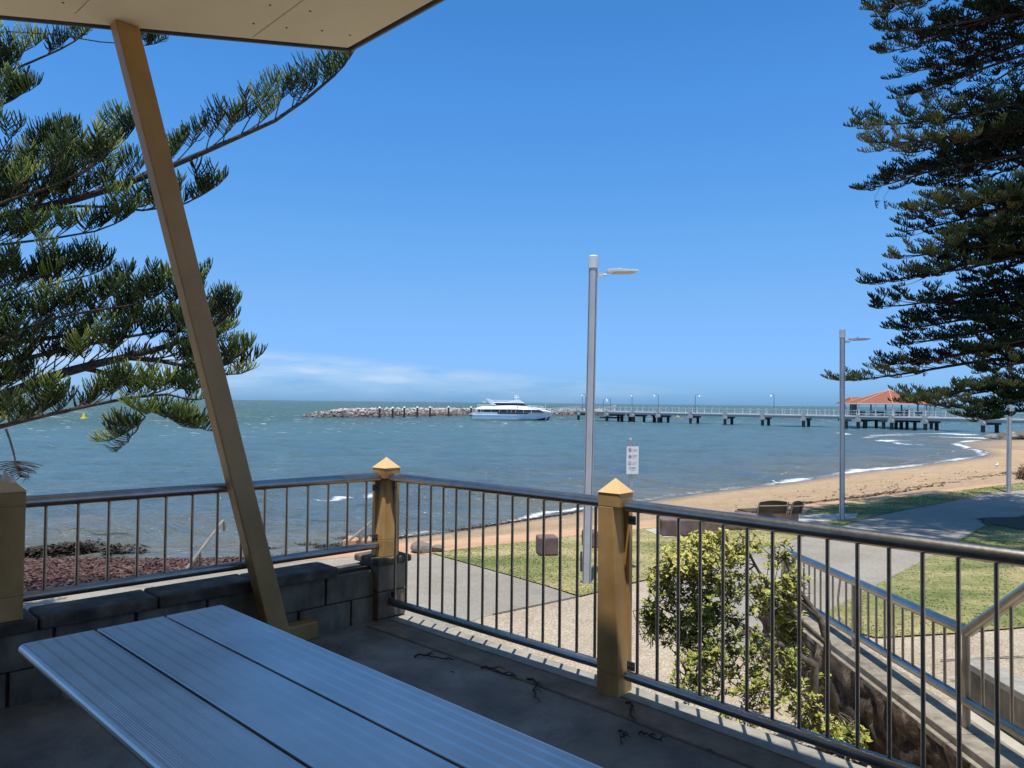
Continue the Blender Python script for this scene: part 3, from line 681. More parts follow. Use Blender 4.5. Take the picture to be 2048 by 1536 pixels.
# rail
rx=SX+.17; y0,y1,yb=2.3,8.22,4.93; zt0,zb0=.07,-.392
ZT=lambda y: zt0-.036*max(0,y-yb)
ZB=lambda y: zb0-.036*(y-yb)
zt=ZT(y1)
st=empty('stair_railing',(rx,5,-.50),'steel stair railing on the stone wall, bent up towards the terrace','railing')
r=MB(); arc=[V(rx,y1-.09,zt)]+[V(rx,y1-.09+.09*math.sin(a),zt-.09+.09*math.cos(a)) for a in np.linspace(.2,math.pi/2,6)]+[V(rx,y1,zt-.30)]
r.tube([V(rx,yb,zt0)]+arc,.037,18); r.build('level_top_rail',M['steel'],st)
zt=zt0; HS=.74; r=MB(); r.tube([V(rx,yb,zt),V(rx,yb-.9,zt+.9*HS),V(rx,yb-1.45,zt+1.45*HS),V(rx,y0,zt+1.45*HS)],.037,18); r.build('rising_top_rail',M['steel'],st)
r=MB(); r.tube([V(rx,y0,ZB(y0)),V(rx,y1,ZB(y1))],.033,16); r.build('bottom_rail',M['steel'],st)
me=None; y=y1-.13
for k in range(46):
    zb=ZB(y)
    if y<y0+.05: break
    zz=ZT(y) if y>yb else min(zt+(yb-y)*HS,zt+1.45*HS)
    if not any(abs(y-p)<.05 for p in (6.55,4.95)):
        r=MB(); r.tube([V(rx,y,zb+.02),V(rx+(.0),y+(.03 if k==9 else 0),(zb+zz)/2),V(rx,y-(.02 if k==9 else 0),zz-.03)],.0108,8); r.build('baluster',M['steel'],st)
    y-=.138
for y in (7.95,6.55,4.95,3.6):
    zz=ZT(y) if y>=yb else zt+(yb-y)*HS
    r=MB(); r.tube([V(rx,y,-.56),V(rx,y,zz-.02)],.024,12); r.build('post',M['steel_warm'],st)
# steps and low wall
r=MB(); n_=8
for k in range(n_): r.box(V(3.66,4.55-.3*k-.9,GZ+.1525*(k+1)/2),(1.12,.3*2+.9 if False else 1.8,.1525*(k+1)-.002*k))
tag(top('terrace_steps',MB() if False else r,M['ledge'],V(3.66,4,GZ)),'pale concrete steps rising beside the stone wall','steps')
sheet('step_landing',[V(3.14,7.0),V(3.14,5.3),V(4.22,5.3),V(4.22,7.0)],-1.212,M['padc'])
lw=empty('low_side_wall',(4.33,5.5,GZ),'low grey concrete side wall right of the stair railing','wall')
r=MB(); r.box(V(4.34,5.0,-1.04),(.2,4.0,.36)); r.build('wall_body',M['block'],lw)
r=MB()
for k in range(6): r.box(V(4.34,6.67-.66*k,-.825),(.24,.652,.06))
r.build('coping',M['ledge'],lw,bevel=.005)
# ------------------------------------------------------------ street lamps
def lamp(bx,by,tx,ty,D,r0,arm,label,headpx=None):
    base=V(*at_z(bx,by,-1.215)); tp=at_d(tx,ty,base[1]); t=empty('street_lamp',base,label,'street lamp','grey promenade lamp posts')
    ax=nrm(tp-base); L=np.linalg.norm(tp-base)
    r=MB(); r.tube([base,base+ax*(L-.21)],r0,24); r.build('pole',M['lamp'],t)
    r=MB()
    for a in (-2.55,-.95,.6):  # slots run the height of the extrusion
        d=V(math.cos(a-.0),math.sin(a),0); d=nrm(d); s_=V(-d[1],d[0],0)
        c=base+ax*(L-.22)/2+d*(r0+.0005); r.box(c,(.010,.004,L-.24),(s_,d,ax))
    r.build('slot',M['lampdark'],t)
    r=MB(); r.tube([base+ax*(L-.205),base+ax*(L-.2),base+ax*(L-.02),base+ax*L],[r0*1.0,r0*1.15,r0*1.15,r0*.8],24,smooth=False); r.build('cap',M['lampcap'],t)
    r=MB(); h=base+ax*(L-.30); x=V(1,.25,.02); x=nrm(x); y=nrm(np.cross(UP,x))
    r.box(h+x*(r0+.04),(.09,.05,.06),(x,y,UP)); r.tube([h+x*(r0+.07),h+x*(r0+.15)],.02,8); r.build('bracket',M['lampcap'],t)
    hx=nrm(x+UP*.035); hz=nrm(np.cross(hx,y)); tl_=nrm(y*.98+UP*.0); 
    c=h+hx*(r0+.15+arm/2)+UP*.03
    r=MB(); w=.12
    lo=[c-hx*arm/2-y*.05-hz*.02*0,c-hx*arm*.28-y*w,c+hx*arm/2-y*w,c+hx*arm/2+y*w,c-hx*arm*.28+y*w,c-hx*arm/2+y*.05]
    up=UP*.05; r.hexa([p-UP*.0 for p in lo],[p+up*(.6 if k in(2,3) else 1) for k,p in enumerate(lo)])
    o=r.build('lamp_head',M['lampcap'],t,bevel=.006)
    r=MB(); q=c+hx*arm*.08-UP*.006; r.box(q,(arm*.62,w*1.6,.01),(hx,y,UP)); r.build('lens',M['lens'],o,off=wloc(o))
    r=MB(); r.tube([c-hx*arm*.05+UP*.045,c-hx*arm*.05+UP*.08],.018,8); r.build('sensor',M['lampcap'],o,off=wloc(o))
    return t,base,ax,L
l1=lamp(1173,1166,1187,511,11.6,.070,.50,'grey lamp post standing on the lawn beside the free standing fence post')
l2=lamp(1684,1040,1684.5,659,18.2,.062,.50,'grey lamp post on the grass right of the timber backed bench')
l3=lamp(2017,985,2021,648,24.4,.070,.50,'grey lamp post half hidden behind the right pine tree')
# bracket cleats on the foot of lamp 1
r=MB(); b0=l1[1]
r.box(b0+V(-.085,0,.33),(.03,.05,.3)); r.build('service_hatch',M['lampdark'],l1[0])
# ------------------------------------------------------------ warning sign
D=17.0; sb=at_d(1262,1020,D); gz=float(height([sb[0]],[sb[1]])[0]); base=V(sb[0],D,gz)
sg=empty('warning_sign',base,'white warning sign with three round symbols on a grey pole above the beach','sign')
ptop=at_d(1261,876,D); r=MB(); pb_=at_d(1263,980,D); 
x0=at_d(1263.5,990,D); r.tube([V(x0[0]-.01,D,gz),V(ptop[0],D,ptop[2]-.02)],.030,12); r.build('pole',M['signpole'],sg)
r=MB(); r.tube([V(ptop[0],D,ptop[2]-.04),V(ptop[0],D,ptop[2])],.036,12); r.build('pole_cap',M['lampcap'],sg)
def sp(u,v,off_=.0):   # u 0..1 across, v 0..1 down the panel
    a=at_d(1253.4,893,D-.05);b_=at_d(1277.6,893,D-.05);c_=at_d(1252.6,948,D-.05)
    return a+(b_-a)*u+(c_-a)*v+V(0,-off_,0)
r=MB(); r.hexa([sp(0,1,-.004),sp(1,1,-.004),sp(1,0,-.004),sp(0,0,-.004)],[sp(0,1,.004),sp(1,1,.004),sp(1,0,.004),sp(0,0,.004)]); pnl=r.build('sign_panel',M['signwhite'],sg)
def ringm(cx_,cy_,rad,w,mat,name,slash=False,fig=None):
    a=np.linspace(0,2*math.pi,29)[:-1]; wd=.278; ht=.63; r=MB()
    P=lambda x,y,o=.0055: sp(cx_+x/wd,cy_+y/ht,o)
    vs=[P(math.cos(t)*rad,math.sin(t)*rad*1.18) for t in a]+[P(math.cos(t)*(rad-w),math.sin(t)*(rad-w)*1.18) for t in a]
    r.add(vs,[(i_,(i_+1)%28,28+(i_+1)%28,28+i_) for i_ in range(28)])
    if slash: 
        k=.7*rad; s_=w*.5; r.add([P(-k-s_,-k+s_),P(-k+s_,-k-s_),P(k+s_,k-s_),P(k-s_,k+s_)],[(0,1,2,3)])
    r.build(name,mat,pnl,off=wloc(pnl))
    r=MB()
    for (x0_,y0_,x1_,y1_,ww) in fig:
        t=nrm(V(x1_-x0_,y1_-y0_)); s_=V(-t[1],t[0])*ww/2
        r.add([P(x0_-s_[0],y0_-s_[1],.007),P(x1_-s_[0],y1_-s_[1],.007),P(x1_+s_[0],y1_+s_[1],.007),P(x0_+s_[0],y0_+s_[1],.007)],[(0,1,2,3)])
    r.build('pictogram',M['ink'],pnl,off=wloc(pnl))
ringm(.28,.13,.037,.007,M['ink'],'symbol_ring',True,[(-.012,-.03,-.006,.015,.012),(-.006,.01,.018,.014,.008),(.018,.014,.01,-.0,.005)])
ringm(.28,.37,.037,.008,M['red'],'symbol_ring',True,[(-.02,.02,.018,-.018,.010),(-.014,-.014,.0,.004,.008),(.008,0,.02,.02,.006)])
ringm(.27,.61,.037,.006,M['ink'],'symbol_ring',False,[(-.006,-.022,-.004,.010,.010),(-.012,.012,.016,.018,.007),(.012,.018,.016,.006,.005)])
for (u0,u1,v,h_) in ((.50,.90,.12,.013),(.50,.88,.165,.013),(.50,.90,.325,.011),(.50,.86,.37,.011),(.48,.64,.42,.012),(.50,.82,.59,.011),(.48,.80,.64,.011),(.22,.78,.765,.012),(.16,.80,.805,.012),(.34,.70,.87,.011)):
    r=MB(); u=u0; rs=random.Random(int(v*1000))
    while u<u1:
        w=min(rs.uniform(.04,.11),u1-u); r.add([sp(u,v-h_/2,.006),sp(u+w,v-h_/2,.006),sp(u+w,v+h_/2,.006),sp(u,v+h_/2,.006)],[(0,3,2,1)]); u+=w+.014
    r.build('text_line',M['ink'],pnl,off=wloc(pnl))
# ------------------------------------------------------------ blocks and bench
def block(px,py,w,d,h,rot,label,grooves=3,name='seat_block'):
    p=at_z(px,py,-1.21); a=rot; ax=V(math.cos(a),math.sin(a),0); ay=V(-math.sin(a),math.cos(a),0)
    c=p+ax*w/2+ay*d/2+UP*h/2
    r=MB(); r.box(c,(w,d,h),(ax,ay,UP)); o=r.build(name,M['mauve'],None,bevel=.03,off=V(c[0],c[1],-1.21)); o.location=(float(c[0]),float(c[1]),-1.21)
    tag(o,label,'concrete block','mauve concrete seating blocks')
    for k in range(grooves):
        r=MB(); r.box(c+UP*(h*.30-.055*k)-ax*(w/2+.0005),(.004,d*.92,.014),(ax,ay,UP)); r.build('groove',M['groove'],o,off=V(c[0],c[1],-1.21))
    return o
block(1078,1112,.36,.36,.33,.15,'square mauve concrete block standing alone on the lawn',0)
block(1170,1096,.28,.36,.30,.10,'mauve grooved block mostly hidden behind the lamp post')
block(1325,1073,1.35,.5,.35,.07,'long low mauve block with grooved end, left of the bench')
block(1452,1060,.75,.5,.33,.07,'mauve block behind the shrub between the long block and bench')
# bench: plinth with two timber backrests seen from behind
p0=at_z(1500,1047,-1.21); p1=at_z(1598,1042,-1.21); bd=nrm((p1-p0)[:2]); bd=V(*bd,0); bn=V(-bd[1],bd[0],0)
if bn[1]<0: bn=-bn
be=empty('park_bench',(*((p0+p1)/2+bn*.3)[:2],-1.21),'bench with two dark timber backrests on a mauve concrete plinth facing the sea','bench')
Lb_=np.linalg.norm(p1-p0); r=MB(); r.box((p0+p1)/2+bn*.3+UP*.115,(Lb_,.6,.23),(bd,bn,UP)); r.build('plinth',M['mauve'],be,bevel=.02)
r=MB()
for k in range(5): r.box((p0+p1)/2+bn*(.12+.1*k)+UP*.25,(Lb_*.93,.08,.03),(bd,bn,UP))
r.build('seat',M['timber'],be)
for (xa,xb,ya,yb_) in ((1511,1573,1030,1003),(1579,1602,1026,1003)):
    A0=at_d(xa,ya,p0[1]+.1); B0=at_d(xb,ya-4 if xa<1575 else ya-1,p0[1]+.25); bb_=nrm(B0-A0); bb_=nrm(V(bb_[0],bb_[1],0)); L=np.linalg.norm((B0-A0)[:2]); lean=nrm(V(-bn[0]*.28,-bn[1]*.28,1))
    r=MB(); zz=-1.0; 
    for k in range(4):
        wob=.012*math.sin(k*2+xa); c=A0+bb_*L/2; c=V(c[0],c[1],zz)+lean*(.03+.066*k)
        r.box(c,(L*(1-.04*k),.03,.060),(bb_,nrm(np.cross(lean,bb_)),lean))
    # curved crest board
    n_=12; lo=[];hi=[]
    for k in range(n_+1):
        u=k/n_; b_=V(*(A0+bb_*L*(.06+.88*u))[:2],zz)+lean*.262; lo.append(b_); hi.append(b_+lean*(.035+.035*math.sin(math.pi*u)))
    for k in range(n_): r.hexa([lo[k]-bn*.012,lo[k+1]-bn*.012,lo[k+1]+bn*.012,lo[k]+bn*.012],[hi[k]-bn*.012,hi[k+1]-bn*.012,hi[k+1]+bn*.012,hi[k]+bn*.012])
    o=r.build('backrest',M['timber'],be)
    r=MB(); 
    for u in (.03,.97): q=V(*(A0+bb_*L*u)[:2],zz)-bn*.03; r.tube([q-lean*.04,q+lean*.30],.015,8)
    q=V(*A0[:2],zz)+lean*.20-bn*.032; r.tube([q,q+bb_*L],.012,8)
    r.build('back_frame',M['benchsteel'],o,off=wloc(o))
# ------------------------------------------------------------ rocks, beach rails, pedestal
def rock(c,s,seed,sub=2):
    q=np.random.default_rng(seed); import bmesh
    bm=bmesh.new(); bmesh.ops.create_icosphere(bm,subdivisions=sub,radius=1); vs=np.array([v.co[:] for v in bm.verts]); fs=[tuple(v.index for v in f.verts) for f in bm.faces]; bm.free()
    for _ in range(6):
        n=nrm(q.normal(size=3)); d=vs@n; k=q.uniform(.45,.85); vs=vs-np.outer(np.clip(d-k,0,None),n)*.9
    vs=vs*np.array(s)+np.array(c); return vs,fs
def rockthing(name,parts,mat,base,label,cat,grp=None,kind=None,smooth=False):
    vv=[];ff=[];tt=[];nb_=0; q=np.random.default_rng(1)
    for c,s,sd in parts:
        v,f=rock(c,s,sd); vv.append(v); ff.append(np.array(f)+nb_); tt.append(np.full(len(v),q.random())); nb_+=len(v)
    o=npmesh(name,np.concatenate(vv),tris=np.concatenate(ff),attrs={'tone':np.concatenate(tt)},mat=mat,off=base); o.location=tuple(map(float,base))
    return tag(o,label,cat,grp,kind)
p=at_z(850,1103,-1.22)
rockthing('shore_rock',[(p+V(-.06,0,.07),(.22,.2,.14),3),],M['greyrock'],p,'flat grey rock at the end of the concrete path, the larger of the pair','rock')
p=at_z(873,1105,-1.22); rockthing('shore_rock',[(p+V(.02,.1,.04),(.16,.14,.09),5)],M['greyrock'],p,'smaller grey rock on the tip of the lawn by the path end','rock')
pts=[]
for k in range(46):
    px=random.uniform(1985,2140); q_=at_d(px,880,random.uniform(112,119)); pts.append((V(q_[0],q_[1],-3.0+random.uniform(-.2,.5)*(1 if px>2010 else .3)),(random.uniform(.8,1.9),random.uniform(.8,1.6),random.uniform(.4,.9)),k))
q_=at_d(2040,876,116); rockthing('rock_outcrop',pts,M['greyrock'],V(q_[0],q_[1],-3.2),'dark rocky outcrop at the far end of the beach below the jetty','rocks')
def handrail(pa,Da,pb_,Db,posts,label):
    A=at_d(*pa,Da);B=at_d(*pb_,Db); t=empty('beach_handrail',(A[0],A[1],GZ),label,'handrail','handrails of the beach stairs')
    r=MB(); r.tube([A,B-(B-A)*.02,B,B+V(.02,.02,-.05),B+V(.02,.02,-.2)],.026,10); r.build('rail',M['steel_warm'],t)
    for u in posts:
        q=A+(B-A)*u; g=float(height([q[0]],[q[1]])[0]); r=MB(); r.tube([V(q[0],q[1],g-.05),q],.022,10); r.build('post',M['steel_warm'],t)
handrail((370,1142),12.3,(446,1041),14.6,(.36,.84),'weathered handrail leading down to the beach behind the slanted column')
handrail((690,1088),15.5,(752,1036),17.0,(.45,.9),'weathered handrail leading down to the beach behind the corner post')
for (px,py,D_,w,lab) in ((690,1088,16.2,.30,'salmon coloured stone pedestal at the head of the beach stairs, the left one'),(722,1088,16.6,.22,'salmon coloured stone pedestal at the head of the beach stairs, the right one')):
    q=at_d(px+12,py,D_); r=MB(); s=w/2; C=V(q[0],q[1],0); zt_=at_d(px,1080,D_)[2]; zb_=float(height([q[0]],[q[1]])[0])-.1
    L_=lambda z,k:[C+V(a*s*k,b*s*k,z) for a,b in((-1,-1),(1,-1),(1,1),(-1,1))]
    r.hexa(L_(zb_,1),L_(zt_,1)); r.hexa(L_(zt_+.001,1.05),L_(zt_+.09,.35)); tag(top('stone_pedestal',r,M['paver'],V(q[0],q[1],zb_),bevel=.01),lab,'pedestal','stone pedestals of the beach stairs')
# seaweed
def flakes(name,x,y,n,hl,mat,label,size=.05,lift=.08):
    z=np.maximum(height(x,y),SEA+.03); n=len(x); a=rng.uniform(0,6.28,n); l=size*rng.uniform(.5,1.6,n); w=l*rng.uniform(.2,.6,n); lf_=rng.uniform(0,1,n)**1.5*lift*hl
    up=rng.uniform(.0,.8,n)*l
    ca,sa=np.cos(a),np.sin(a)
    v=np.empty((n,4,3)); v[:,0]=np.stack([x-ca*l,y-sa*l,z+lf_],1); v[:,1]=np.stack([x-sa*w,y+ca*w,z+lf_+up],1); v[:,2]=np.stack([x+ca*l,y+sa*l,z+lf_+.3*up],1); v[:,3]=np.stack([x+sa*w,y-ca*w,z+lf_+.2*up],1)
    t=np.repeat(rng.random(n),4)
    return tag(npmesh(name,v.reshape(-1,3),np.arange(4*n).reshape(-1,4),attrs={'tone':t},mat=mat),label,'seaweed',kind='stuff')
wpoly=[at_z(x,y,z)[:2] for x,y,z in ((-200,1195,-1.3),(60,1180,-1.3),(370,1139,-1.3),(470,1124,-1.35),(520,1116,-2.0),(480,1121,-3.05),(350,1122,-3.15),(150,1116,-3.15),(-200,1128,-3.15))]
P=np.array(wpoly); x=rng.uniform(P[:,0].min(),P[:,0].max(),150000); y=rng.uniform(P[:,1].min(),P[:,1].max(),150000); k=pip(x,y,wpoly); x,y=x[k],y[k]
flakes('seaweed_mat',x,y,0,1,M['weed'],'thick mat of dried reddish seaweed covering the beach at the left',.042,.10)
# solid body of the mat
gx=np.arange(P[:,0].min(),P[:,0].max(),.14); gy=np.arange(P[:,1].min(),P[:,1].max(),.14); Xg,Yg_,Qg=grid(gx,gy)
ins=pip(Xg,Yg_,wpoly); dd=np.clip(pdist(Xg,Yg_,wpoly+[wpoly[0]])/.5,0,1)
nz=.5+.5*np.sin(Xg*5+2*np.sin(Yg_*3))*np.sin(Yg_*6+1.5*np.sin(Xg*4)); zz=height(Xg,Yg_)+np.where(ins,.02+.09*dd*nz,-.3)
kq=ins[Qg].any(1); tag(npmesh('seaweed_bed',np.stack([Xg,Yg_,zz],1),Qg[kq],attrs={'tone':.25+.35*np.random.default_rng(2).random(len(Xg))},mat=M['weed'],smooth=True),'dark red base layer of the seaweed mat on the left beach','seaweed',kind='stuff')
def along(pts,w,n,z=SEA):
    l=[at_z(x,y,z)[:2] for x,y in pts]; seg=rng.integers(0,len(l)-1,n); t=rng.random(n); L=np.array(l)
    q=L[seg]+(L[seg+1]-L[seg])*t[:,None]+rng.normal(0,w,(n,2))*(.35+.65*rng.random((n,1))); return q[:,0],q[:,1]
x1,y1_=along([(40,1126),(100,1118),(185,1108)],.32,5000); x2,y2_=along([(210,1118),(240,1114),(290,1116)],.15,700)
x_,y_=np.concatenate([x1,x2]),np.concatenate([y1_,y2_])
o=flakes('seaweed_ridge',x_,y_,0,4.5,M['weeddark'],'dark wet ridge of seaweed along the water at the left',.06,.075)
x1,y1_=along([(480,1119),(600,1105),(680,1092),(790,1079),(960,1058),(1060,1043),(1160,1026)],.30,8000); x3,y3_=along([(460,1116),(560,1104),(660,1088),(800,1072)],.9,5000); x1,y1_=np.concatenate([x1,x3]),np.concatenate([y1_,y3_])
flakes('wrack_line',x1,y1_,0,.6,M['weeddark'],'thin dark line of wet seaweed along the water edge behind the middle railing',.04,.03)
def ground_at(px,py):
    z=-1.6
    for _ in range(12): p=at_z(px,py,z); z=.5*z+.5*float(height([p[0]],[p[1]])[0])
    return at_z(px,py,z)[:2]
gl=[ground_at(x,y) for x,y in ((1560,1012),(1640,1004),(1711,997),(1750,990),(1792,985),(1840,974),(1880,966),(1953,954),(2030,944))]
cx_,cy_=[],[]
for k in range(150):
    i_=rng.integers(0,len(gl)-1); t=rng.random(); c0=gl[i_]+(gl[i_+1]-gl[i_])*t+rng.normal(0,.33,2)*(.6+.12*gl[i_][0]*.1); n_=rng.integers(3,16); e=nrm(gl[i_+1]-gl[i_])
    o_=rng.normal(0,1,(n_,2)); q_=c0+np.outer(o_[:,0]*.34,e)+o_[:,1:]*.07; cx_+=list(q_[:,0]); cy_+=list(q_[:,1])
for k in range(260):
    c0=gl[0]+(gl[-1]-gl[0])*rng.random()+rng.normal(0,1,2)*V(1,2.2)+V(0,2.2); cx_.append(c0[0]); cy_.append(c0[1])
M['wrackbrown']=rockmat('brown_sun_dried_wrack',[(.1,(.05,.03,.018)),(.5,(.13,.085,.05)),(1,(.24,.17,.11))])
flakes('scattered_wrack',np.array(cx_),np.array(cy_),0,.3,M['wrackbrown'],'scattered brown seaweed across the sand at the right',.06,.03)
# ------------------------------------------------------------ jetty
JP=[(at_z(1157,841,SEA)[:2]),at_z(1320,846.5,SEA)[:2],at_z(1525,852,SEA)[:2],at_z(1715,857,SEA)[:2],at_z(1850,861.5,SEA)[:2],at_z(1965,866,SEA)[:2]]
JP=[V(*p) for p in JP]; JP.append(JP[-1]+nrm(JP[-1]-JP[-2])*75); JP=smooth_line(JP,1)
def jat(px):     # point of the near edge seen at that column
    best=None
    k=(px-1024)/F
    for a,b_ in zip(JP[:-1],JP[1:]):
        # solve X = k*Y along segment
        d=b_-a; den=d[0]-k*d[1]
        if abs(den)<1e-9: continue
        t=(k*a[1]-a[0])/den
        if (-1e-6<=t or (a is JP[0] and t>-1)) and t<=1+1e-6: return a+d*t,nrm(d)
    return None
jt=empty('jetty',(*JP[len(JP)//2],SEA),'long grey concrete jetty with white railings reaching across the bay','jetty')
JZ=-.45; JW=5.5
def jband(d0,d1,z0,z1,mat,name,line=JP):
    m_=MB(); p0=[];p1=[]
    for i_,p in enumerate(line):
        t=nrm(line[min(i_+1,len(line)-1)]-line[max(i_-1,0)]); n_=V(-t[1],t[0]); n_=n_ if n_[1]>0 else -n_; p0.append(p+n_*d0); p1.append(p+n_*d1)
    for i_ in range(len(line)-1): m_.prism([p0[i_],p0[i_+1],p1[i_+1],p1[i_]],z0,z1)
    return m_.build(name,mat,jt)
jband(0,JW,JZ-.25,JZ,M['jettywhite'],'deck'); jband(.15,JW-.15,-1.2,JZ-.251,M['jetty'],'girder')
# rails and posts
tot=np.cumsum([0]+[np.linalg.norm(b_-a) for a,b_ in zip(JP[:-1],JP[1:])])
def jpt(s_):
    i_=min(np.searchsorted(tot,s_,side='right')-1,len(JP)-2); i_=max(i_,0); d=nrm(JP[i_+1]-JP[i_]); n_=V(-d[1],d[0]); n_=n_ if n_[1]>0 else -n_
    return JP[i_]+d*(s_-tot[i_]),d,n_
for side,dd in (('near',.1),('far',JW-.1)):
    r=MB()
    for z,w in (((1.05,.07),(.55,.045),(.28,.04)) if side=='near' else ((1.05,.05),)):
        for i_ in range(len(JP)-1):
            a,b_=JP[i_],JP[i_+1]; d=nrm(b_-a); n_=V(-d[1],d[0]); n_=n_ if n_[1]>0 else -n_
            r.box(V(*((a+b_)/2+n_*dd),JZ+z),(np.linalg.norm(b_-a),w,w),(V(*d,0),V(*n_,0),UP))
    r.build('handrail',M['jettywhite'],jt)
me=None; s_=1.
cnt=0
while s_<tot[-1]-40 and cnt<98:
    for dd in ((.1,) if cnt%2==0 else (.1,JW-.1)):
        p,d,n_=jpt(s_); q=p+n_*dd
        if me is None:
            r=MB(); r.box(V(*q,JZ+.6),(.11,.11,1.2)); r.box(V(*q,JZ+1.23),(.32,.24,.09)); me=r.build('rail_post',M['jettywhite'],jt); q0=q
        else:
            o=me.copy(); COL.objects.link(o); o.parent=jt; o.location=(float(q[0]-q0[0]),float(q[1]-q0[1]),0)
        cnt+=1
    s_+=1.9
# bents
near=[1157,1214,1265.5,1317,1381,1450,1525,1607,1716,1783,1850,1965]
allb=[(x,True) for x in near]; 
for x,big in allb:
    p,d=jat(x); n_=V(-d[1],d[0]); n_=n_ if n_[1]>0 else -n_
    r=MB(); r.box(V(*(p+n_*JW/2),-1.45),(1.0,JW+.2,.5),(V(*d,0),V(*n_,0),UP)); o=r.build('headstock',M['pile'],jt)
    r=MB(); k=p-n_*.05; 
    L_=lambda z,w_:[V(*(k+d*a*w_+n_*b_*.5),z) for a,b_ in((-1,-1),(1,-1),(1,1),(-1,1))]
    r.hexa(L_(-1.75,.58),L_(-1.35,.58)); r.hexa(L_(-1.349,.58),L_(-.95,.34)); r.hexa(L_(-.949,.3),L_(-.3,.3)); r.build('pile_head',M['pilewet'],jt)
    for dd in (.15,JW-.6):
        r=MB(); q=p+n_*dd; r.tube([V(*q,SEA-1.5),V(*q,-1.5)],.36,12); r.build('pile',M['pile'],jt)
for x in (1192,1245,1290,1303,1222,1238):
    p,d=jat(x); n_=V(-d[1],d[0]); n_=n_ if n_[1]>0 else -n_
    r=MB(); q=p+n_*(JW-.8); r.tube([V(*q,SEA-1.5),V(*q,-1.3)],.45,10); r.box(V(*q,-1.4),(1.5,1.2,.4)); r.build('pile',M['pile'],jt)
# lower landing
r=MB(); p,d=jat(1190); p2,_=jat(1218); n_=V(-d[1],d[0]); n_=n_ if n_[1]>0 else -n_
r.box(V(*((p+p2)/2+n_*4),-2.2),(np.linalg.norm(p2-p),4,.35),(V(*d,0),V(*n_,0),UP)); r.build('lower_landing',M['pile'],jt)
# benches / signs cluster near the jetty head
for k,(x,w,h_) in enumerate(((1205,1.6,1.3),(1212,1.4,1.5),(1217,.9,1.9))):
    p,d=jat(x); n_=V(-d[1],d[0]); n_=n_ if n_[1]>0 else -n_; q=p+n_*2.5; r=MB(); r.box(V(*q,JZ+h_/2),(w*.8,.25,h_*.5)); r.box(V(*q,JZ+h_*.8),(w,.6,.2)); r.box(V(*q,JZ+h_*.15),(.2,.3,h_*.3))
    tag(top('jetty_board',r,M['jettywhite'],V(*q,JZ)),'small white board standing on the jetty head, '+('left one','middle one','tallest right one')[k],'board','white boards on the jetty head')
# jetty lamps
for k,(x,h_,arm,lab,side) in enumerate(((1163.5,4.6,1,'leftmost, at the gangway end',4.5),(1170,4.7,-1,'second, just left of the big lamp post',1.),(1205.5,3.2,1,'short one right of the big lamp post',5.),(1219.5,3.6,-1,'short one beside the white boards',4.5),(1263,4.6,-.15,'third tall one, arm turned to the viewer',.3),(1315.5,4.6,-1,'fourth tall one, arm to the left',1.),(1390,4.6,1,'fifth tall one, arm to the right',1.),(1547.5,4.7,-.7,'alone on the right half of the jetty',1.),(1722,4.6,.8,'beside the orange roofed pavilion',1.))):
    p,d=jat(x); n_=V(-d[1],d[0]); n_=n_ if n_[1]>0 else -n_; q=V(*(p+n_*.3),JZ)
    if k==8: continue
    t=empty('jetty_lamp',q,'thin dark jetty lamp with white shade, '+lab,'lamp','lamps along the jetty')
    r=MB(); r.tube([q,q+UP*(h_-.35)],.065,8); n8=[q+UP*(h_-.35)+V(arm*.5*(1-math.cos(a)),0,.35*math.sin(a)) for a in np.linspace(0,math.pi*.9,8)]; r.tube(n8,.045,6); r.build('post',M['lamppost'],t)
    e=n8[-1]; r=MB(); r.tube([e+UP*.02,e-UP*.12,e-UP*.3],[.06,.15,.25],10,smooth=False); r.build('shade',M['white'],t)
# gangway from the ferry to the jetty end
ga=at_d(1102,822,212); gb=V(*JP[0],JZ); t=empty('gangway',(float(gb[0]),float(gb[1]),SEA),'white gangway between the ferry and the jetty end','gangway')
ga=V(ga[0],ga[1],-1.1); gd=nrm(gb-ga); r=MB(); L=np.linalg.norm(gb-ga); sd=nrm(np.cross(gd,UP)); up2=np.cross(sd,gd)
r.box((ga+gb)/2,(L,1.6,.22),(gd,sd,up2)); r.build('walkway',M['jettywhite'],t)
for sdn in (-.75,.75):
    r=MB(); r.box((ga+gb)/2+sd*sdn+up2*1.15,(L,.1,.14),(gd,sd,up2)); r.box((ga+gb)/2+sd*sdn+up2*.6,(L,.06,.08),(gd,sd,up2))
    for k in range(14): q=ga+gd*L*k/13+sd*sdn; r.box(q+up2*.6,(.08,.08,1.1),(gd,sd,up2))
    r.build('side_rail',M['ridge'] if False else M['jettywhite'],t)
# ------------------------------------------------------------ pavilion
pc=at_d(1778,812,164.5); pc=V(pc[0],pc[1],JZ); pv=empty('jetty_pavilion',pc,'open pavilion with terracotta hipped roof on the jetty','pavilion')
R8=9.3; ez=at_d(1778,808,164.5)[2]; az=at_d(1778,780.5,164.5)[2]
jd=nrm(V(.72,-.69)); jn=V(.69,.72)
an=[math.radians(a) for a in (-112.5,-67.5,-22.5,22.5,67.5,112.5,157.5,202.5)]
ang0=math.radians(0)
oc=[pc[:2]+V(math.cos(a+ang0),math.sin(a+ang0))*R8 for a in an]
r=MB(); ap=V(pc[0],pc[1],az); vs=[V(*p,ez) for p in oc]
for k in range(8): r.add([vs[k],vs[(k+1)%8],ap],[(0,1,2)])
r.add(vs,[tuple(range(8))[::-1]]); rf=r.build('roof',M['terracotta'],pv)
r=MB()
for k in range(8): r.tube([vs[k]+UP*.05,ap+UP*.05],.11,6); r.tube([vs[k]-UP*.05,vs[(k+1)%8]-UP*.05],.09,6,1)
r.build('ridge_capping',[M['ridge'],M['jettywhite']],rf,off=wloc(rf))
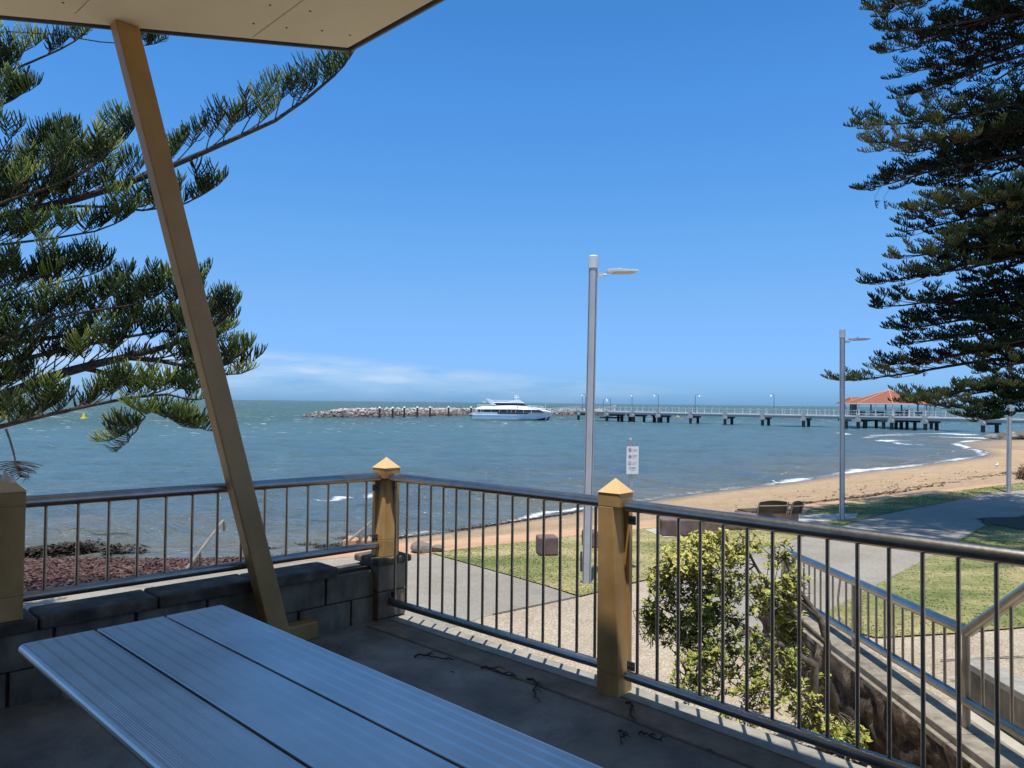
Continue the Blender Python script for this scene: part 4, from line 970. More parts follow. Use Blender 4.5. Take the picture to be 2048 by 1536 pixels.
# lower rear hip
c2=at_d(1722,808,171); r=MB(); h2=at_d(1722,795,171)[2]; e2=ez; hx,hy=5.2,4.5
a4=[V(c2[0]-3.9,c2[1]-hy,e2),V(c2[0]+hx+4,c2[1]-hy,e2),V(c2[0]+hx+4,c2[1]+hy,e2),V(c2[0]-3.9,c2[1]+hy,e2)]; rg=[V(c2[0]-2.4,c2[1],h2),V(c2[0]+hx+1,c2[1],h2)]
r.add(a4+rg,[(0,1,5,4),(1,2,5),(2,3,4,5),(3,0,4),(3,2,1,0)]); rf2=r.build('rear_roof',M['terracotta'],pv)
r=MB()
for a,b_ in ((rg[0],rg[1]),(a4[0],rg[0]),(a4[3],rg[0])): r.tube([a+UP*.04,b_+UP*.04],.09,6)
r.build('ridge_capping',M['ridge'],rf2,off=wloc(rf2))
for k in range(8):
    for f_ in (0,.5):
        q=(oc[k]*(1-f_)+oc[(k+1)%8]*f_-pc[:2])*.965+pc[:2]; r=MB(); r.box(V(*q,(JZ+ez)/2),(.24,.24,ez-JZ)); r.build('post',M['jettywhite'] if q[1]<pc[1] else M['lamppost'],pv)
for (dx,dy) in ((-4,5),(-2,-1),(3,2),(5,-3),(-6,0),(0,6)):
    q=pc+V(dx,dy,0); r=MB(); r.box(q+UP*.45,(1.6,.5,.12)); r.box(q+UP*.2,(.2,.4,.4)); r.box(q+UP*.75,(1.6,.08,.4)); r.build('bench',M['lamppost'],pv)
r=MB(); q=pc+V(1,-5,0); r.box(q+UP*.7,(.9,.7,1.4)); r.build('bin',M['pile'],pv)
r=MB(); q=pc+V(-5.2,6,0); r.box(q+UP*1.3,(1.1,1.1,2.6)); r.build('kiosk_column',M['jetty'],pv)
pp=[p for p in oc]; pq=[pc[:2]+(p-pc[:2])*1.06 for p in oc]
r=MB(); r.prism(pq,JZ-.25,JZ+.005); r.build('platform',M['jettywhite'],pv)
r=MB(); r.prism([pc[:2]+(p-pc[:2])*1.03 for p in oc],-1.25,JZ-.252); r.build('platform_beam',M['jetty'],pv)
r=MB()
for k in range(8):
    a,b_=pq[k],pq[(k+1)%8]; d=nrm(b_-a); L=np.linalg.norm(b_-a)
    for z in (.5,1.05): r.box(V(*((a+b_)/2),JZ+z),(L,.06,.07),(V(*d,0),V(-d[1],d[0],0),UP))
r.build('railing',M['jettywhite'],pv)
for k,x in enumerate((1697,1736,1757,1772,1797,1819,1835,1868,1690)):
    q=at_z(x,858.5+(x-1740)*.018-(k%3),SEA)[:2]+V(0,1.); r=MB(); r.tube([V(*q,SEA-1.5),V(*q,-1.2)],.34,10); r.box(V(*q,-1.42),(1.7,1.3,.42)); r.build('pile',M['pile'],pv)
# ------------------------------------------------------------ ferry
FD=204.; fo_=at_z(943.5,840,SEA); fx=V(1,0,0)  # stern at left
fx=nrm(V(math.cos(.0),math.sin(.0),0)); fy=V(0,1,0)
fe=empty('passenger_ferry',(fo_[0]+11,fo_[1]+3,SEA),'white two deck passenger ferry moored at the jetty head','ferry')
B=5.8
def fp(x,y,z): return V(fo_[0]+x*1.0,fo_[1]+y,SEA+z)
def loft(secs,mat,name,parent=fe,smooth=False,mi=None):
    r=MB(); n_=len(secs[0]); vs=[p for s_ in secs for p in s_]
    r.add(vs,[(i_*n_+j,(i_+1)*n_+j,(i_+1)*n_+(j+1)%n_,i_*n_+(j+1)%n_) for i_ in range(len(secs)-1) for j in range(n_)]+[tuple(range(n_)),tuple(range((len(secs)-1)*n_,len(secs)*n_))[::-1]],0,smooth)
    return r.build(name,mat,parent,off=wloc(parent))
def hb2(x):    # half beam
    return B/2*min(1,((22.6-x)/7.5))**.6 if x>15 else B/2
xs_=[0.0,1.,4,8,12,15,17.5,19.5,21,22.2]
def sec(x,z0,z1,k0=1,k1=1,xs0=0,xs1=0):
    h=hb2(min(x,22.4)); c=B/2
    return [fp(x+xs0,c-h*k0,z0),fp(x+xs1,c-h*k1,z1),fp(x+xs1,c+h*k1,z1),fp(x+xs0,c+h*k0,z0)]
loft([sec(x,-.5,.14,.86,.9,0,0) for x in xs_[:9]],M['hulldark'],'boot_stripe')
def bowx(x,z): # bow rake
    return 0 if x<17 else -(x-17)/5.2*(1.5*(1-z/2.2))
def hs(z0,z1,out=0,sl=(xs_)):
    res=[]
    for x in sl:
        h=hb2(min(x,22.35))+out; c=B/2; s0=(.45 if x==0 else 0)*z0*.45; s1=(.45 if x==0 else 0)*z1*.9
        f0=.9+.1*min(1,z0/1.2) if x<15 else .55+.45*z0/2.2; f1=.9+.1*min(1,z1/1.2) if x<15 else .55+.45*z1/2.2
        res.append([fp(x+s0+bowx(x,z0),c-h*f0,z0),fp(x+s1+bowx(x,z1),c-h*f1,z1),fp(x+s1+bowx(x,z1),c+h*f1,z1),fp(x+s0+bowx(x,z0),c+h*f0,z0)])
    return res
loft(hs(.142,2.15),M['hull'],'hull')
loft(hs(.42,.80,.04,xs_[:7]),M['white'],'lower_chine')
loft(hs(1.38,1.52,.05,xs_[:7]),M['white'],'rub_rail')
# maroon bow patch, near side and far side
r=MB()
for sgn in (-1,1):
    def hp(x,z): 
        h=hb2(min(x,22.35))+.03; f=.55+.45*z/2.2 if x>=15 else .9+.1*min(1,z/1.2)
        return fp(x+bowx(x,z),B/2+sgn*h*f,z)
    for a,b_ in ((16.5,18.5),(18.5,20.3),(20.3,22.0)):
        za=.15+.95*((a-16.5)/5.5)**1.2; zb_=.15+.95*((b_-16.5)/5.5)**1.2
        r.add([hp(a,.1),hp(b_,.1),hp(b_,zb_+.05),hp(a,za+.02)],[(0,1,2,3)] if sgn<0 else [(3,2,1,0)])
r.build('bow_patch',M['hullred'],fe)
def cab(x0,x1,z0,z1,y0,mat,name,f0=0,f1=0,parent=fe):   # box with raked ends
    return loft([[fp(x0,y0,z0),fp(x0+f0,y0,z1),fp(x0+f0,B-y0,z1),fp(x0,B-y0,z0)],[fp(x1,y0,z0),fp(x1+f1,y0,z1),fp(x1+f1,B-y0,z1),fp(x1,B-y0,z0)]],mat,name,parent)
cab(1.6,19.6,2.152,2.95,.22,M['glass'],'main_deck_window_band',0,-1.4)
r=MB()
for x in (3.0,5.2,7.4,9.5,10.6,11.8,13.9,16.0): r.box(fp(x,.2,2.5),(.10,.05,.72))
r.box(fp(2.4,.19,2.5),(.14,.05,.75)); r.build('window_mullion',M['hull'],fe)
r=MB(); r.add([fp(6.8,-.06,2.14),fp(15.4,-.06,2.14),fp(15.0,-.06,1.72),fp(7.1,-.06,1.72)],[(3,2,1,0)]); r.add([fp(6.8,-.03,2.14),fp(15.4,-.03,2.14),fp(15.0,-.03,1.72),fp(7.1,-.03,1.72)],[(0,1,2,3)]); r.build('lower_window',M['glass'],fe)
r=MB(); n_=B
loft([[fp(x,y0,z0),fp(x,y0+.55,z1),fp(x,B-y0-.55,z1),fp(x,B-y0,z0)] for x,y0,z0,z1 in ((1.3,.1,2.96,3.35),(3,.0,2.96,3.75),(12,.0,2.96,4.0),(16,.3,2.94,3.75),(18.5,1.1,2.80,3.3),(20.2,2.0,2.55,2.8),(21.8,2.7,2.2,2.3))],M['white'],'upper_deck_band')
r=MB()
for k in range(26):
    if k%7!=6: r.box(fp(8.5+k*.145,-.02,3.38),(.085,.02,.10))
r.build('side_lettering',M['hullred'],fe)
r=MB(); r.box(fp(12.3,-.03,3.6),(.28,.03,.28)); r.build('emblem',M['hulldark'],fe)
cab(5.6,14.6,4.0,4.68,.7,M['glass'],'upper_cabin_windows',.2,-.9)
loft([[fp(x,.5,z0),fp(x,.6,z1),fp(x,B-.6,z1),fp(x,B-.5,z0)] for x,z0,z1 in ((2.8,4.9,4.95),(5,4.7,4.95),(10,4.69,4.97),(11.5,4.69,5.5),(12.7,4.69,5.65),(13.6,4.69,5.0),(14.0,4.65,4.72))],M['white'],'upper_roof')
r=MB()
for y in (.45,B-.45): r.hexa([fp(5.4,y-.12,4.0),fp(6.7,y-.12,4.0),fp(6.7,y+.12,4.0),fp(5.4,y+.12,4.0)],[fp(3.6,y-.12,5.8),fp(4.4,y-.12,5.85),fp(4.4,y+.12,5.85),fp(3.6,y+.12,5.8)])
r.build('funnel_fin',M['white'],fe)
r=MB()
c=fp(11.9,B/2,0)[1]
r.tube([fp(11.8,B/2,5.5),fp(12.1,B/2,6.9)],.09,6); r.tube([fp(11.3,B/2,6.2),fp(12.7,B/2,6.2)],.05,5); r.tube([fp(11.6,B/2,6.2),fp(11.3,B/2,7.6)],.035,5); r.tube([fp(12.4,B/2,6.2),fp(12.6,B/2,7.0)],.035,5); r.box(fp(12,B/2,6.6),(1.3,.12,.12)); r.box(fp(10.9,B/2,7.55),(.7,.05,.06))
r.build('mast',M['white'],fe)
r=MB()
for z in (3.95,4.25): r.tube([fp(15,.5,z-.2),fp(18.6,1.2,z-.35),fp(19.4,2,z-.45)],.045,5)
for x in (15.2,16.4,17.6,18.6): r.tube([fp(x,.5+.2*(x-15)/2,3.2),fp(x,.5+.2*(x-15)/2,3.95)],.04,5)
r.tube([fp(19.9,B/2,2.4),fp(19.9,B/2,4.7)],.045,5)
for z in (3.75,4.1): r.tube([fp(1.5,.2,z),fp(5.2,.2,z)],.04,5)
for x in (1.5,2.7,4,5.2): r.tube([fp(x,.2,3.2),fp(x,.2,4.1)],.035,5)
for z in (5.2,5.4): r.tube([fp(5,.8,z),fp(11,.8,z)],.03,5)
r.build('deck_railing',M['white'],fe)
loft([[fp(x,1.2,z0),fp(x,1.0,z1),fp(x,B-1,z1),fp(x,B-1.2,z0)] for x,z0,z1 in ((-.8,1.5,1.75),(.2,1.3,1.95),(1.0,1.2,2.1))],M['white'],'stern_tender')
# ------------------------------------------------------------ breakwater and mooring piles
bw=[at_z(x,y,SEA)[:2] for x,y in ((655,836.5),(700,835.5),(800,833.5),(940,831),(1060,831),(1230,831))]; bw=[V(*p) for p in bw]
cum=np.cumsum([0]+[np.linalg.norm(b_-a) for a,b_ in zip(bw[:-1],bw[1:])]); brk_o=empty('breakwater',(*bw[0],SEA),'long breakwater of pale pinkish boulders behind the ferry','breakwater')
vv=[];ff=[];tt=[];nb_=0; q=np.random.default_rng(21)
import bmesh
tmpl=[]
for sd in range(10): tmpl.append(rock((0,0,0),(1,1,1),sd,1))
N_=5200
for k in range(N_):
    s_=q.uniform(0,1)**.9*cum[-1]; i_=min(np.searchsorted(cum,s_,side='right')-1,len(bw)-2); d=nrm(bw[i_+1]-bw[i_]); n_=V(-d[1],d[0]); n_=n_ if n_[1]>0 else -n_
    w_=q.uniform(0,1); hh=2.9 if i_>0 or s_>6 else 2.9; endf=min(1,(s_/16)**.6+.05)
    y_=w_*7.5; z=SEA-.35+ (2.55*endf)*min(1,y_/4.2)+q.normal(0,.13)
    p=bw[i_]+d*(s_-cum[i_])+n_*(y_+ (1-endf)*3)
    v,f=tmpl[k%10]; sz=q.uniform(.25,.62); a=q.uniform(0,6.28); ca,sa=math.cos(a),math.sin(a)
    v2=v@np.array([[ca,-sa,0],[sa,ca,0],[0,0,1]])*np.array([sz,sz,sz*.72])+V(p[0],p[1],z)
    vv.append(v2); ff.append(np.array(f)+nb_); nb_+=len(v2)
    low=(z-SEA)/2.5; tt.append(np.full(len(v2),np.clip(q.uniform(.05,1.1)*(.2+1.0*low),0,1)))
o=npmesh('boulder_mass',np.concatenate(vv),tris=np.concatenate(ff),attrs={'tone':np.concatenate(tt)},mat=M['boulder'],parent=brk_o); o['kind']='stuff'
r=MB()
for i_ in range(len(bw)-1):
    a,b_=bw[i_],bw[i_+1]; d=nrm(b_-a); n_=V(-d[1],d[0]); n_=n_ if n_[1]>0 else -n_; e=13 if i_==0 else 0
    r.hexa([V(*(a+d*e),SEA-1),V(*b_,SEA-1),V(*(b_+n_*8),SEA-1),V(*(a+d*e+n_*8),SEA-1)],[V(*(a+d*(e+3 if e else 0)+n_*3.2),SEA+1.7),V(*(b_+n_*3.2),SEA+1.7),V(*(b_+n_*6),SEA+1.7),V(*(a+d*(e+3 if e else 0)+n_*6),SEA+1.7)])
r.build('core',M['greyrock'],brk_o)
for k,(x,yb_,yt) in enumerate(((759,836.5,813),(785,836,813.5),(808.5,835.5,812.5),(834.5,835,812.5),(860,834,812.5),(897,833,812),(942,832.5,812.5))):
    q_=at_z(x,yb_,SEA); tp=at_d(x,yt,q_[1])[2]; t=empty('mooring_pile',q_,None,'mooring pile','mooring piles in front of the breakwater')
    t['label']='dark mooring pile with white cap, '+('leftmost','second','third','fourth','fifth','sixth','the one by the ferry stern')[k]+(' from the left before the breakwater' if 0<k<6 else '')
    r=MB(); r.tube([V(q_[0],q_[1],SEA-1.5),V(q_[0],q_[1],tp-.5)],.30,10); r.build('pile_shaft',M['pile'],t)
    r=MB(); r.tube([V(q_[0],q_[1],tp-.5),V(q_[0],q_[1],tp-.35),V(q_[0],q_[1],tp)],[.36,.36,.08],10,smooth=False); r.build('pile_cap',M['white'],t)
# buoy
q_=at_z(167.5,838.5,SEA); t=empty('marker_buoy',q_,'yellow marker buoy floating on the sea below the pine branches','buoy')
r=MB(); r.tube([q_-UP*.3,q_+UP*.1,q_+UP*.35],[.55,.72,.66],14,smooth=False); r.build('float',M['yellow'],t)
r=MB(); r.tube([q_+UP*.35,q_+UP*.95],[.42,.25],12,smooth=False); r.tube([q_+UP*.95,q_+UP*1.4],[.28,.12],10,smooth=False); r.build('tower',M['yellow'],t)
# a second small float beyond the jetty
q_=at_z(1355.5,834,SEA); r=MB(); r.tube([q_-UP*.2,q_+UP*.3,q_+UP*.6],[.5,.6,.3],12); tag(top('mooring_float',r,M['yellow'],q_),'small yellow float seen between two jetty piles','buoy')
# gulls
def gull(px,py,z,hd,label):
    p=at_z(px,py,z); t=V(math.cos(hd),math.sin(hd),0); s_=V(-t[1],t[0],0); zb_=float(height([p[0]],[p[1]])[0]); p=V(p[0],p[1],zb_)
    r=MB(); b_=p+UP*.14
    r.tube([b_-t*.22+UP*.02,b_-t*.12+UP*.02,b_+UP*.01,b_+t*.09+UP*.04,b_+t*.14+UP*.11,b_+t*.17+UP*.16,b_+t*.21+UP*.165,b_+t*.25+UP*.155],[.012,.045,.075,.062,.038,.04,.022,.006],10)
    for q in (-.025,.025): r.tube([p+s_*q,b_+s_*q-UP*.05],.008,5)
    o=top('seagull',r,M['bird'],p); tag(o,label,'seagull','seagulls on the beach')
    r=MB()
    for q in (-1,1): r.add([b_+t*.06+s_*q*.072+UP*.04,b_-t*.08+s_*q*.075+UP*.055,b_-t*.27+s_*q*.02+UP*.045,b_-t*.08+s_*q*.082-UP*.005],[(0,1,2,3)])
    r.build('wing',M['birdgrey'],o,off=p)
gull(1975,908,-3.1,2.8,'white gull near the tip of the bay by the water'); gull(1993,931,-2.6,.4,'white gull on dry sand left of the third lamp post'); gull(1553,973,-3.1,3.0,'white gull at the waterline above the bench'); gull(1860,897,-3.15,0.,'white gull in the shallows under the pine branch')
# ------------------------------------------------------------ trees
def cords(P_,D_,L_,R_,bend):
    n=len(P_); D_=D_/np.linalg.norm(D_,axis=1)[:,None]; L_=L_[:,None]
    mid=P_+D_*L_*.55; d2=D_+UP*bend[:,None]; d2/=np.linalg.norm(d2,axis=1)[:,None]; tip=mid+d2*L_*.5
    a=np.cross(D_,rng.normal(size=(n,3))); a/=np.linalg.norm(a,axis=1)[:,None]+1e-9; b=np.cross(D_,a); R=R_[:,None]
    t1=mid+d2*L_*.44; v=np.empty((n,10,3))
    for k in range(3):
        c,s=math.cos(2.094*k),math.sin(2.094*k); o_=(a*c+b*s)*R; v[:,k]=P_+o_*.8; v[:,3+k]=mid+o_; v[:,6+k]=t1+o_*.75
    v[:,9]=tip
    base=(np.arange(n)*10)[:,None]
    q=np.concatenate([base+np.array([[j+k,j+(k+1)%3,j+3+(k+1)%3,j+3+k]]) for k in range(3) for j in (0,3)])
    t=np.concatenate([base+np.array([[6+k,6+(k+1)%3,9]]) for k in range(3)])
    return v.reshape(-1,3),q,t
def resample(pl,step):
    pl=np.array(pl,float); 
    for _ in range(1):
        q=[pl[0]]
        for a,b in zip(pl[:-1],pl[1:]): q+= [a*.75+b*.25,a*.25+b*.75]
        q.append(pl[-1]); pl=np.array(q)
    L=np.concatenate([[0],np.cumsum(np.linalg.norm(np.diff(pl,axis=0),axis=1))]); s=np.arange(0,L[-1],step)
    out=np.stack([np.interp(s,L,pl[:,k]) for k in range(3)],1); return out,s,L[-1]
class Tree:
    def __init__(s): s.P=[];s.D=[];s.L=[];s.R=[];s.B=[];s.T=[];s.tubes=MB()
    def tuft(s,p0,d,ln,cl,cr,nc,tone,r0=.006,up=1.):
        """a short twig with two cupped ranks of upcurving cords, widest above its middle"""
        e=p0+nrm(d)*ln*.5; e2=e+nrm(nrm(d)+UP*.35)*ln*.5; s.tubes.tube([p0,e,e2],[r0,r0*.8,.004],5,caps=False)
        n=nc; u=np.linspace(.04,1,n)+rng.normal(0,.02,n); u=np.clip(u,0,1); q=np.where((u<.5)[:,None],p0+(e-p0)*(u*2)[:,None],e+(e2-e)*(u*2-1)[:,None])
        t=nrm(e2-p0); sd=np.cross(t,UP); sd=nrm(sd if np.linalg.norm(sd)>.05 else V(1,0,0)); nu=nrm(np.cross(sd,t))
        if nu[2]<0: nu=-nu
        for sg in (-1,1):
            D=t*(.25+.75*u[:,None]**2)+sd*sg*(.35+.6*rng.random((n,1)))+nu*(.45+.5*rng.random((n,1)))*up+rng.normal(0,.09,(n,3))
            env=.72+.28*np.sin(np.clip(u*1.15,0,1)*math.pi)-.35*np.clip(u-.8,0,1)*3*.5
            s.P.append(q); s.D.append(D); s.L.append(cl*env*rng.uniform(.75,1.1,n)); s.R.append(np.full(n,cr)); s.B.append(rng.uniform(.5,1.3,n)*up)
            s.T.append(np.clip(tone+rng.normal(0,.08,n)+.14*(u-.4),0,1))
    def twig(s,pl,r0,cl,cr,dens,tone,start=0.,droop=0,upk=.8,tipboost=True):
        q,ss,L=resample(pl,.08)
        if len(q)<2: return
        s.tuft(q[0],q[-1]-q[0],L,cl,cr,max(6,int(L/dens)),tone,r0)
    def limb(s,pl,r0,r1,sec_len,sp,cl,cr,dens,tone=.35,start=0.,side=1.0,upt=.35,fol_end=.6,tonef=None,tl=.32,td=.95,skip=.16,up=1.):
        q,ss,L=resample(pl,max(.05,sp)); n=len(q)
        s.tubes.tube(list(q[::2])+[q[-1]],[r0+(r1-r0)*k/(len(q[::2])) for k in range(len(q[::2])+1)],8,caps=False)
        tg=np.gradient(q,axis=0); tg/=np.linalg.norm(tg,axis=1)[:,None]+1e-9
        for k in range(n):
            u=ss[k]/L
            if u<start: continue
            for sg in (-1,1):
                if rng.random()<skip: continue
                sd=np.cross(tg[k],UP); sd/=np.linalg.norm(sd)+1e-9
                l=sec_len*(1-.5*u)*rng.uniform(.45,1.25)*min(1,.45+2.5*(1-u))
                d=nrm(tg[k]*rng.uniform(.35,.95)+sd*sg*side*rng.uniform(.35,1.0)+UP*rng.uniform(upt-.35,upt+.35))
                p0=q[k]; p1=p0+d*l*.4; d2=nrm(d+UP*rng.uniform(-.05,.25)+tg[k]*.2); p2=p1+d2*l*.35; d3=nrm(d2+UP*rng.uniform(.05,.4)+tg[k]*.25); p3=p2+d3*l*.25
                s.tubes.tube([p0,p1,p2,p3],[.004+.008*l,.004+.006*l,.006,.005],5,caps=False)
                base=(tone if tonef is None else tonef(p3)); rr_=.004+.003*l
                nt_=max(1,int(round(l/.30*fol_end*td)))
                spots=[(p3,d3)]
                for m_ in range(nt_):
                    w=rng.uniform(1-fol_end,1.0); a_=p0+(p1-p0)*min(1,w/.4) if w<.4 else (p1+(p2-p1)*min(1,(w-.4)/.35) if w<.75 else p2+(p3-p2)*(w-.75)/.25)
                    sd2=np.cross(d2,UP); sd2/=np.linalg.norm(sd2)+1e-9
                    spots.append((a_,nrm(d2*.7+sd2*rng.choice([-1,1])*rng.uniform(.4,.9)+UP*rng.uniform(-.05,.45))))
                for (a_,dd) in spots:
                    ln=tl*rng.uniform(.6,1.2); s.tuft(a_,dd,ln,cl,cr,max(5,int(ln/dens)),float(np.clip(base+rng.normal(0,.13),0,1)),rr_,up*rng.uniform(.75,1.1))
        s.tuft(q[-1],tg[-1]+UP*.15,tl,cl*.9,cr,max(5,int(tl/dens)),(tone if tonef is None else tonef(q[-1]))+.12,r1)
    def build(s,root,bark,leaf):
        s.tubes.build('branches',bark,root)
        P_=np.concatenate(s.P);D=np.concatenate(s.D);L=np.concatenate(s.L);R=np.concatenate(s.R);B=np.concatenate(s.B);T=np.concatenate(s.T)
        v,q,t=cords(P_,D,L,R,B); tt=np.repeat(T,10).reshape(-1,10); tt[:,6:]+=.14; tt[:,:3]-=.12  # lit cord tips painted lighter, cord bases darker
        npmesh('crown',v,q,t,{'tone':np.clip(tt,0,1).ravel()},leaf,root,smooth=True); print('cords',len(P_))
# left pine
def PL(*a): return [at_d(x,y,d) for x,y,d in a]
LT=V(-8.6,8.9)
lroot=empty('norfolk_pine',(*LT,GZ),'near norfolk pine at the left whose branches sweep past the slanting column','tree')
r=MB(); r.tube([V(*LT,GZ),V(*LT,1),V(LT[0],LT[1],6),V(LT[0],LT[1],15)],[.42,.34,.26,.04],16); r.build('trunk',M['bark'],lroot)
tr=Tree()
def trunkpt(z): return V(LT[0],LT[1],z)
lt_tone=lambda p: .28+ (.40 if rng.random()<.34 else 0)
kw=dict(cl=.215,cr=.0060,dens=.018,tonef=lt_tone,tl=.27,skip=.25,td=1.05)
tr.limb([trunkpt(2.9)]+PL((-100,478,8.5),(0,432,8.4),(130,405,8.3),(240,372,8.2),(350,330,8.1),(440,290,8.05),(520,255,8.0),(575,230,8.0),(630,183,8.0),(672,148,8.0)),.075,.010,0.779,0.210,start=.24,side=.8,upt=.55,fol_end=.62,**kw)
tr.limb([trunkpt(2.5)]+PL((-100,440,8.9),(60,425,8.8),(176,408,8.6),(300,425,8.3),(370,410,8.3),(415,384,8.3)),.035,.008,0.451,0.240,start=.35,side=.7,upt=.5,fol_end=.7,**kw)
tr.limb([trunkpt(2.3)]+PL((-80,500,8.0),(60,482,7.9),(130,474,7.9),(200,462,7.9),(262,432,7.9)),.03,.008,0.410,0.220,start=.30,side=.6,upt=.5,fol_end=.7,**kw)
tr.limb([trunkpt(3.1)]+PL((-80,400,8.6),(60,362,8.7),(120,350,8.7),(200,318,8.7),(262,272,8.7)),.04,.008,0.615,0.200,start=.25,side=.7,upt=.5,fol_end=.7,**kw)
tr.limb([trunkpt(3.4)]+PL((-60,300,7.8),(20,300,7.9),(80,305,8.0),(120,290,8.0)),.03,.008,0.492,0.200,start=.2,side=.6,upt=.5,fol_end=.7,**kw)
tr.limb([trunkpt(4.1)]+PL((-120,215,8.2),(0,148,8.0),(60,125,8.0),(100,110,8.0),(150,82,8.0)),.03,.008,0.451,0.180,start=.35,side=.6,upt=.5,fol_end=.8,**kw)
tr.limb([trunkpt(3.8)]+PL((-120,260,8.2),(-20,222,8.0),(40,192,8.0)),.02,.008,0.328,0.180,start=.4,side=.6,upt=.45,fol_end=.8,**kw)
tr.limb([trunkpt(5.2)]+PL((-50,60,9.4),(150,70,9.4),(230,92,9.4),(290,92,9.4),(325,85,9.4)),.015,.006,0.205,0.300,start=.86,side=.5,upt=.5,fol_end=.8,**kw)
# lower tier
tr.limb([trunkpt(1.25)]+PL((-150,840,8.7),(0,795,8.4),(80,762,8.3),(160,735,8.2),(250,715,8.1),(330,695,8.1),(400,668,8.1),(430,655,8.1),(455,632,8.1)),.12,.012,0.943,0.190,start=.22,side=.85,upt=.5,fol_end=.62,**kw)
tr.limb([trunkpt(2.1)]+PL((-100,640,8.8),(0,605,8.7),(60,582,8.6),(130,562,8.6),(200,545,8.6)),.03,.008,0.533,0.200,start=.3,side=.7,upt=.5,fol_end=.7,**kw)
tr.limb([trunkpt(1.7)]+PL((-100,730,8.0),(0,680,7.9),(70,645,7.9),(170,622,7.9),(240,618,7.9),(318,592,7.9)),.04,.008,0.574,0.200,start=.28,side=.7,upt=.5,fol_end=.7,**kw)
tr.limb(PL((250,715,8.1),(330,722,8.0),(390,735,8.0),(440,752,8.0),(492,742,8.0)),.03,.008,0.492,0.200,start=.05,side=.7,upt=.35,fol_end=.7,**kw)
tr.limb(PL((160,735,8.2),(250,755,8.5),(330,760,8.6),(400,757,8.6)),.03,.008,0.574,0.200,start=.05,side=.8,upt=.2,fol_end=.7,**kw)
tr.limb([trunkpt(.7)]+PL((-150,880,8.3),(0,855,8.0),(70,835,7.9),(170,813,7.8),(260,795,7.8),(330,785,7.8),(380,800,7.8)),.05,.009,0.615,0.200,start=.3,side=.8,upt=.25,fol_end=.65,**kw)
tr.limb(PL((250,797,7.8),(300,825,7.8),(270,855,7.8),(235,875,7.8)),.012,.006,0.246,0.160,start=.1,side=.7,upt=.2,fol_end=.9,**kw)
tr.limb(PL((300,800,7.8),(340,840,7.8),(370,835,7.8)),.012,.006,0.328,0.160,start=.1,side=.7,upt=.3,fol_end=.9,**kw)
tr.limb([trunkpt(1.5)]+PL((-150,760,9.4),(0,730,9.4),(120,700,9.3),(260,672,9.2),(370,655,9.2),(440,685,9.2)),.05,.009,0.738,0.220,start=.25,side=.8,upt=.4,fol_end=.6,**kw)
tr.limb([trunkpt(1.9)]+PL((-120,700,8.4),(0,690,8.3),(130,672,8.3),(260,650,8.3),(350,622,8.3),(385,600,8.3)),.05,.009,.8,.24,start=.3,side=.8,upt=.55,fol_end=.65,**kw)
tr.limb([trunkpt(2.4)]+PL((-120,600,8.),(0,575,7.9),(70,555,7.9),(120,548,7.9)),.03,.008,.6,.22,start=.35,side=.7,upt=.5,fol_end=.7,**kw)
tr.limb([trunkpt(3.0)]+PL((-100,450,7.9),(0,405,7.8),(90,380,7.8),(170,345,7.8),(215,305,7.8)),.04,.008,.75,.22,start=.3,side=.8,upt=.55,fol_end=.7,**kw)
# hanging dead twig
hg=PL((12,858,7.6),(20,880,7.6),(27,905,7.6),(31,922,7.6)); tr.tubes.tube(hg,[.012,.010,.009,.009],6)
c0=hg[-1]
ax_=nrm(at_d(42,955,7.6)-c0); ln=np.linalg.norm(at_d(42,955,7.6)-c0); tr.tubes.tube([c0,c0+ax_*ln],[.009,.006],6)
for k in range(16):
    u=k/16; p=c0+ax_*ln*u; w=(1-u)*.22+.03
    for sg in (-1,1): tr.tubes.tube([p,p+V(sg*w*.6,.03*math.sin(k),-.012-.01*(k%3)),p+V(sg*w,.05*math.cos(k*2),-.05+.02*math.sin(k*3))],[.006,.005,.004],5)
# the rest of the crown around the trunk
for k in range(34):
    a=k*2.4; z=rng.uniform(1.2,13.5); ln=4.6*(1-z/17)*rng.uniform(.8,1.1)
    d=V(math.cos(a),math.sin(a),0)
    if d[0]>.15 and z<7.2: continue
    p=trunkpt(z); tr.limb([p,p+d*ln*.35-UP*.1,p+d*ln*.7-UP*.05,p+d*ln+UP*.3],.05,.01,.95,.42,start=.2,side=.9,upt=.35,fol_end=.6,cl=.3,cr=.012,dens=.07,tone=.3)
tr.build(lroot,M['bark'],M['needle'])
# right pine
rroot=empty('norfolk_pine',(*TC,GZ),'tall norfolk pine at the right edge with tiers of drooping branches','tree')
r=MB(); r.tube([V(*TC,GZ),V(*TC,1),V(*TC,7),V(*TC,19)],[.45,.36,.28,.05],16); r.build('trunk',M['bark'],rroot)
tr=Tree()
tips=[(12,1731,1),(60,1775,0),(105,1768,0),(145,1810,0),(190,1803,0),(248,1714,1),(284,1742,2),(350,1784,0),(380,1718,0),(420,1819,1),(462,1801,0),(512,1797,2),(565,1737,0),(612,1758,0),(655,1800,0),(684,1797,0),(727,1770,0),(760,1672,2),(795,1812,2),(-40,1790,0),(-90,1800,0),(-140,1830,0),(330,1850,0),(230,1860,1),(640,1850,0),(545,1850,1),(480,1880,1),(405,1880,2)]
q=np.random.default_rng(31)
kr=dict(cl=.17,cr=.0125,dens=.036,sp=.22,tl=.27,td=.95,up=.75)
tiers=[]
